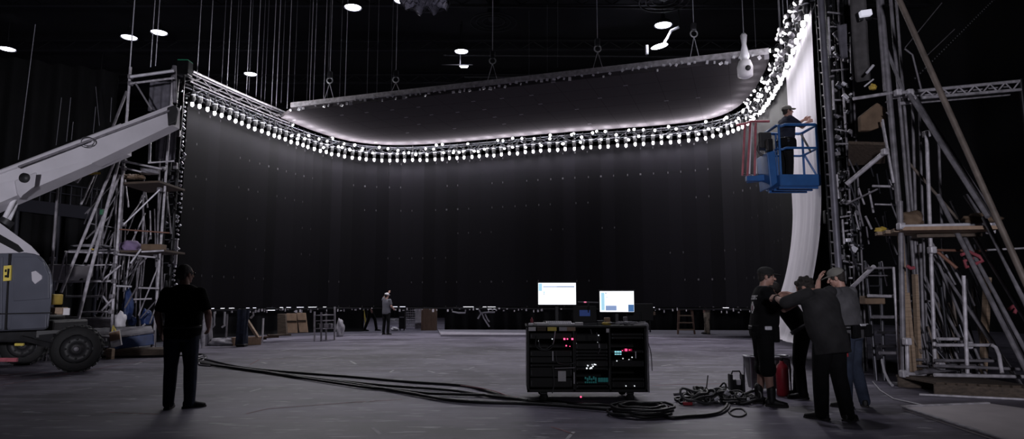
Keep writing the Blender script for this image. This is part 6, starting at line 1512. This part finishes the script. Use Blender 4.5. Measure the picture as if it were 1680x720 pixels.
# coil
c = G(1051, 681); mb = MB(); pts = []
for k in range(9 * 24):
    a = 2 * math.pi * k / 24; r_ = .20 + .17 * ((k / 24 * .37) % 1); 
    pts.append(V((c.x + r_ * 1.05 * math.cos(a) + .012 * math.sin(k * .7), c.y + r_ * .95 * math.sin(a), .020 + .012 * (k // 24) + .006 * math.sin(k * 1.3))))
single('cable_coil', MB().path(pts, .017, 7), 'cable', 'black cable coiled in loops on the floor in front of the rack', 'cable coil')
fcable(((1083, 678), (1100, 685), (1130, 683), (1160, 681), (1182, 676), (1193, 664), (1190, 655)), .022, 'cable', 'thick black cable curving from the coil to the tangled heap')
fcable(((1150, 682), (1180, 679), (1196, 668), (1193, 656)), .014, 'cablegrey', 'grey sheathed cable end bending into the tangled heap')
fcable(((1196, 676), (1203, 682), (1216, 683), (1224, 678), (1218, 671), (1205, 671), (1196, 676)), .010, 'cable', 'thin cable loop on the floor at the right end of the tangled heap')
# tangled heap: many loops
hc = G(1172, 662); rr = random.Random(11)
gl = 'tangled cables beside the coil'; ll = 'cable in the tangled heap on the floor before the man in black cap'
for k in range(26):
    ox, oy = rr.uniform(-.32, .42), rr.uniform(-.10, .30); R1, R2 = rr.uniform(.08, .24), rr.uniform(.06, .18); h = rr.uniform(.05, .24) * (1 - abs(ox) * 1.1)
    ph, tl = rr.uniform(0, 6), rr.uniform(-.5, .5); pts = []
    for j in range(22):
        a = 2 * math.pi * j / 20 + ph
        pts.append(V((hc.x + ox + R1 * math.cos(a), hc.y + oy + R2 * math.sin(a), max(.02, .03 + h * (.5 + .5 * math.sin(a * 1.0 + tl * 4)) + .02 * math.sin(3 * a)))))
    single('tangled_cable', MB().path(pts, rr.uniform(.010, .019), 6), rr.choice(['cable', 'cable', 'cable', 'cablegrey']), ll, 'cable', gl)
for k in range(7):
    q = hc + V((rr.uniform(-.3, .4), rr.uniform(-.2, .1), rr.uniform(.05, .16))); single('cable_connector', MB().tube(q, q + V((rr.uniform(-.06, .06), rr.uniform(-.05, .05), .03)), .020, 8), 'brightsteel', 'shiny connector among the tangled cables', 'connector', 'connectors in the heap')
q = G(1120, 652); t = thing('cable_tester', 'small dark bracket with pale tip sticking out left from the tangled heap', 'bracket', q)
MB().tube(q + V((-.12, 0, .04)), q + V((.25, .05, .07)), .022, 8).build('arm', 'dimsteel', t); MB().box(q + V((.22, 0, .08)), (.14, .1, .15), None, .02).build('body', 'blackmetal', t); MB().tube(q + V((.33, 0, .1)), q + V((.36, 0, .30)), .008, 6).build('antenna', 'cable', t)
q = G(1128, 665); single('red_clamp', MB().box(q + V((0, 0, .025)), (.12, .05, .04), None, .008), 'red', 'small red clamp on the floor at the left foot of the tangled heap', 'clamp')
# black tool case with open frame
q = G(1209, 646); t = thing('tool_case', 'small open black tool case standing behind the tangled heap', 'tool case', q)
for s in (-1, 1): MB().box(q + V((s * .085, 0, .14)), (.04, .12, .28), None, .01).build('side', 'black', t)
MB().box(q + V((0, .04, .10)), (.14, .03, .2), None, .01).build('back', 'blackmetal', t); MB().box(q + V((0, 0, .02)), (.2, .12, .04), None, .01).build('base', 'black', t)
mb = MB(); mb.path([q + V((-.07, 0, .27)), q + V((-.05, 0, .32)), q + V((.05, 0, .32)), q + V((.07, 0, .27))], .012, 6); mb.build('handle', 'blackmetal', t); MB().box(q + V((.02, -.03, .17)), (.06, .04, .08), None, .01).build('tool', 'white', t)
# pale tub / stool behind the man in black cap
q = G(1256, 648); y0_ = q.y + .42
t = thing('pale_tub', 'pale translucent plastic tub on thin frame behind the man in black cap', 'tub', (q.x, y0_, 0))
xl, xr = P(1223, 600, y0_).x, P(1292, 600, y0_).x
def tub(u, v):
    a = 2 * math.pi * u; ca, sa = math.cos(a), math.sin(a); s = .82 + .18 * v
    return V(((xl + xr) / 2 + math.copysign(abs(ca) ** .4, ca) * (xr - xl) / 2 * s, y0_ + math.copysign(abs(sa) ** .4, sa) * .17 * s, .06 + .44 * v))
MB().grid(tub, 40, 6, (0, 0, -.008)).build('tub', mat('pale_tub_plastic', (.24, .23, .235), .5), t)
mb = MB(); mb.path([tub(k / 24, 1.0) + V((0, 0, .01)) for k in range(24)], .014, 7, closed=True); mb.build('rim', 'brightsteel', t)
for sx in (xl + .03, xr - .03):
    for sy in (-.14, .14): MB().tube((sx, y0_ + sy, .52), (sx + .0, y0_ + sy * 1.2, 0), .012, 7).build('leg', 'brightsteel', t)
q = G(1302, 655); t = thing('fire_extinguisher', 'red fire extinguisher standing between the crew on the floor', 'fire extinguisher', V((q.x, q.y + .35, 0))); q = V((q.x, q.y + .35, 0))
MB().lathe([(.07, 0), (.085, .01), (.085, .36), (.07, .42), (.03, .46), (.03, .48)], q, n=20).build('cylinder', 'red', t)
MB().lathe([(.022, .48), (.022, .53)], q, n=12).build('valve', 'blackmetal', t); MB().path([q + V((.02, 0, .52)), q + V((.10, -.02, .50)), q + V((.11, -.03, .36)), q + V((.10, -.03, .20))], .010, 7).build('hose', 'cable', t); MB().beam(q + V((-.02, 0, .545)), q + V((.10, 0, .555)), .018, .012).build('lever', 'blackmetal', t)

# ------------------------------------------------------------------ tape marks on the floor
def tape(pts, w, m, lab, group):
    p = [G(x, y, .003) for x, y in pts]; vs, fs = [], []
    for i, q in enumerate(p):
        d = (p[min(i + 1, len(p) - 1)] - p[max(0, i - 1)]); d.z = 0; d.normalize(); n = V((-d.y, d.x, 0)) * w / 2; vs += [q + n, q - n]
    fs = [(2 * i, 2 * i + 1, 2 * i + 3, 2 * i + 2) for i in range(len(p) - 1)]
    k = len(vs); vs2 = vs + [v - V((0, 0, .0025)) for v in vs]; fs2 = fs + [tuple(k + a for a in reversed(f)) for f in fs]
    return single('floor_tape', MB().add(vs2, fs2), m, lab, 'tape mark', group)
for pts in (((0, 632), (70, 620), (140, 608), (210, 596), (262, 588)), ((0, 616), (50, 610), (110, 612)), ((405, 678), (440, 670), (520, 664), (590, 659), (660, 655)), ((180, 676), (260, 679)), ((1070, 632), (1120, 630), (1200, 629)), ((410, 598), (425, 590), (470, 588)), ((905, 700), (925, 706), (940, 712))):
    tape(pts, .030, 'tapered', 'faded reddish line of tape on the dark stage floor', 'red tape lines')
rr = random.Random(4)
for pts in (((611, 701), (624, 712)), ((930, 720), (941, 708)), ((702, 608), (713, 611)), ((596, 660), (614, 656)), ((430, 594), (437, 596)), ((575, 592), (584, 597)), ((1116, 623), (1122, 622)), ((1171, 625), (1176, 625)), ((410, 642), (428, 637)), ((400, 665), (408, 662)), ((640, 610), (646, 607)), ((520, 588), (550, 584)), ((700, 588), (730, 590)), ((770, 604), (778, 602)), ((1085, 600), (1100, 598)), ((220, 598), (232, 594)), ((120, 640), (150, 636)), ((560, 574), (590, 572)), ((800, 576), (830, 577)), ((460, 575), (475, 573))):
    tape(pts, .035 if pts[0][1] > 600 else .05, 'tapewhite', 'small scrap of pale tape stuck to the stage floor', 'pale tape scraps')
# ------------------------------------------------------------------ added spots without fixtures: low ones behind the camera, one high overhead
def aim(o, target):
    o.rotation_euler = (V(target) - o.location).to_track_quat('-Z', 'Y').to_euler()
for x, y, z, tx, ty, tz, pw, sz in ((-2.5, -4.5, 2.7, -11.5, 14.5, 4.2, 6800, 34), (0.5, -4.5, 3.0, 1.0, 9, .9, 520, 30), (1, -4.5, 2.6, 7.6, 11.0, 4.2, 3600, 42), (1.0, 12.0, 14.6, .8, 11.5, 0, 1500, 50),):
    o = light('SPOT', (x, y, z), pw, (.92, .90, 1.0), None, spot_size=R(sz), spot_blend=.8, shadow_soft_size=.4); aim(o, (tx, ty, tz))
# spots stand in for the ring lamps; points are added to brighten the ceiling edge
for i, (p, d) in enumerate(RING_PTS):
    isr = p.x > 6 and p.y < 21.5
    q = p + inward(d) * (1.1 if isr else .40) + V((0, 0, ZT - .02)); light('SPOT', q, 42 if isr else 50, (.97, .94, 1.0), None, spot_size=R(160 if isr else 146), spot_blend=.7, shadow_soft_size=.07)
    q = p + inward(d) * .72 + V((0, 0, ZC - .24)); light('POINT', q, 4 if isr else 30, (1.0, .97, 1.0), None, shadow_soft_size=.05)
w = bpy.data.worlds.new('world'); scene.world = w; w.use_nodes = True
bg = w.node_tree.nodes['Background']; bg.inputs['Color'].default_value = (.55, .55, .75, 1); bg.inputs['Strength'].default_value = .002
vs = scene.view_settings; vs.view_transform = 'Standard'; vs.look = 'None'; vs.gamma = 1.0; vs.exposure = 0.0; vs.use_curve_mapping = False
scene.display_settings.display_device = 'sRGB'
scene.cycles.use_denoising = True
scene.cycles.max_bounces = 5; scene.cycles.diffuse_bounces = 3; scene.cycles.glossy_bounces = 3; scene.cycles.transmission_bounces = 2
scene.cycles.sample_clamp_indirect = 4.0
scene.cycles.use_light_tree = True
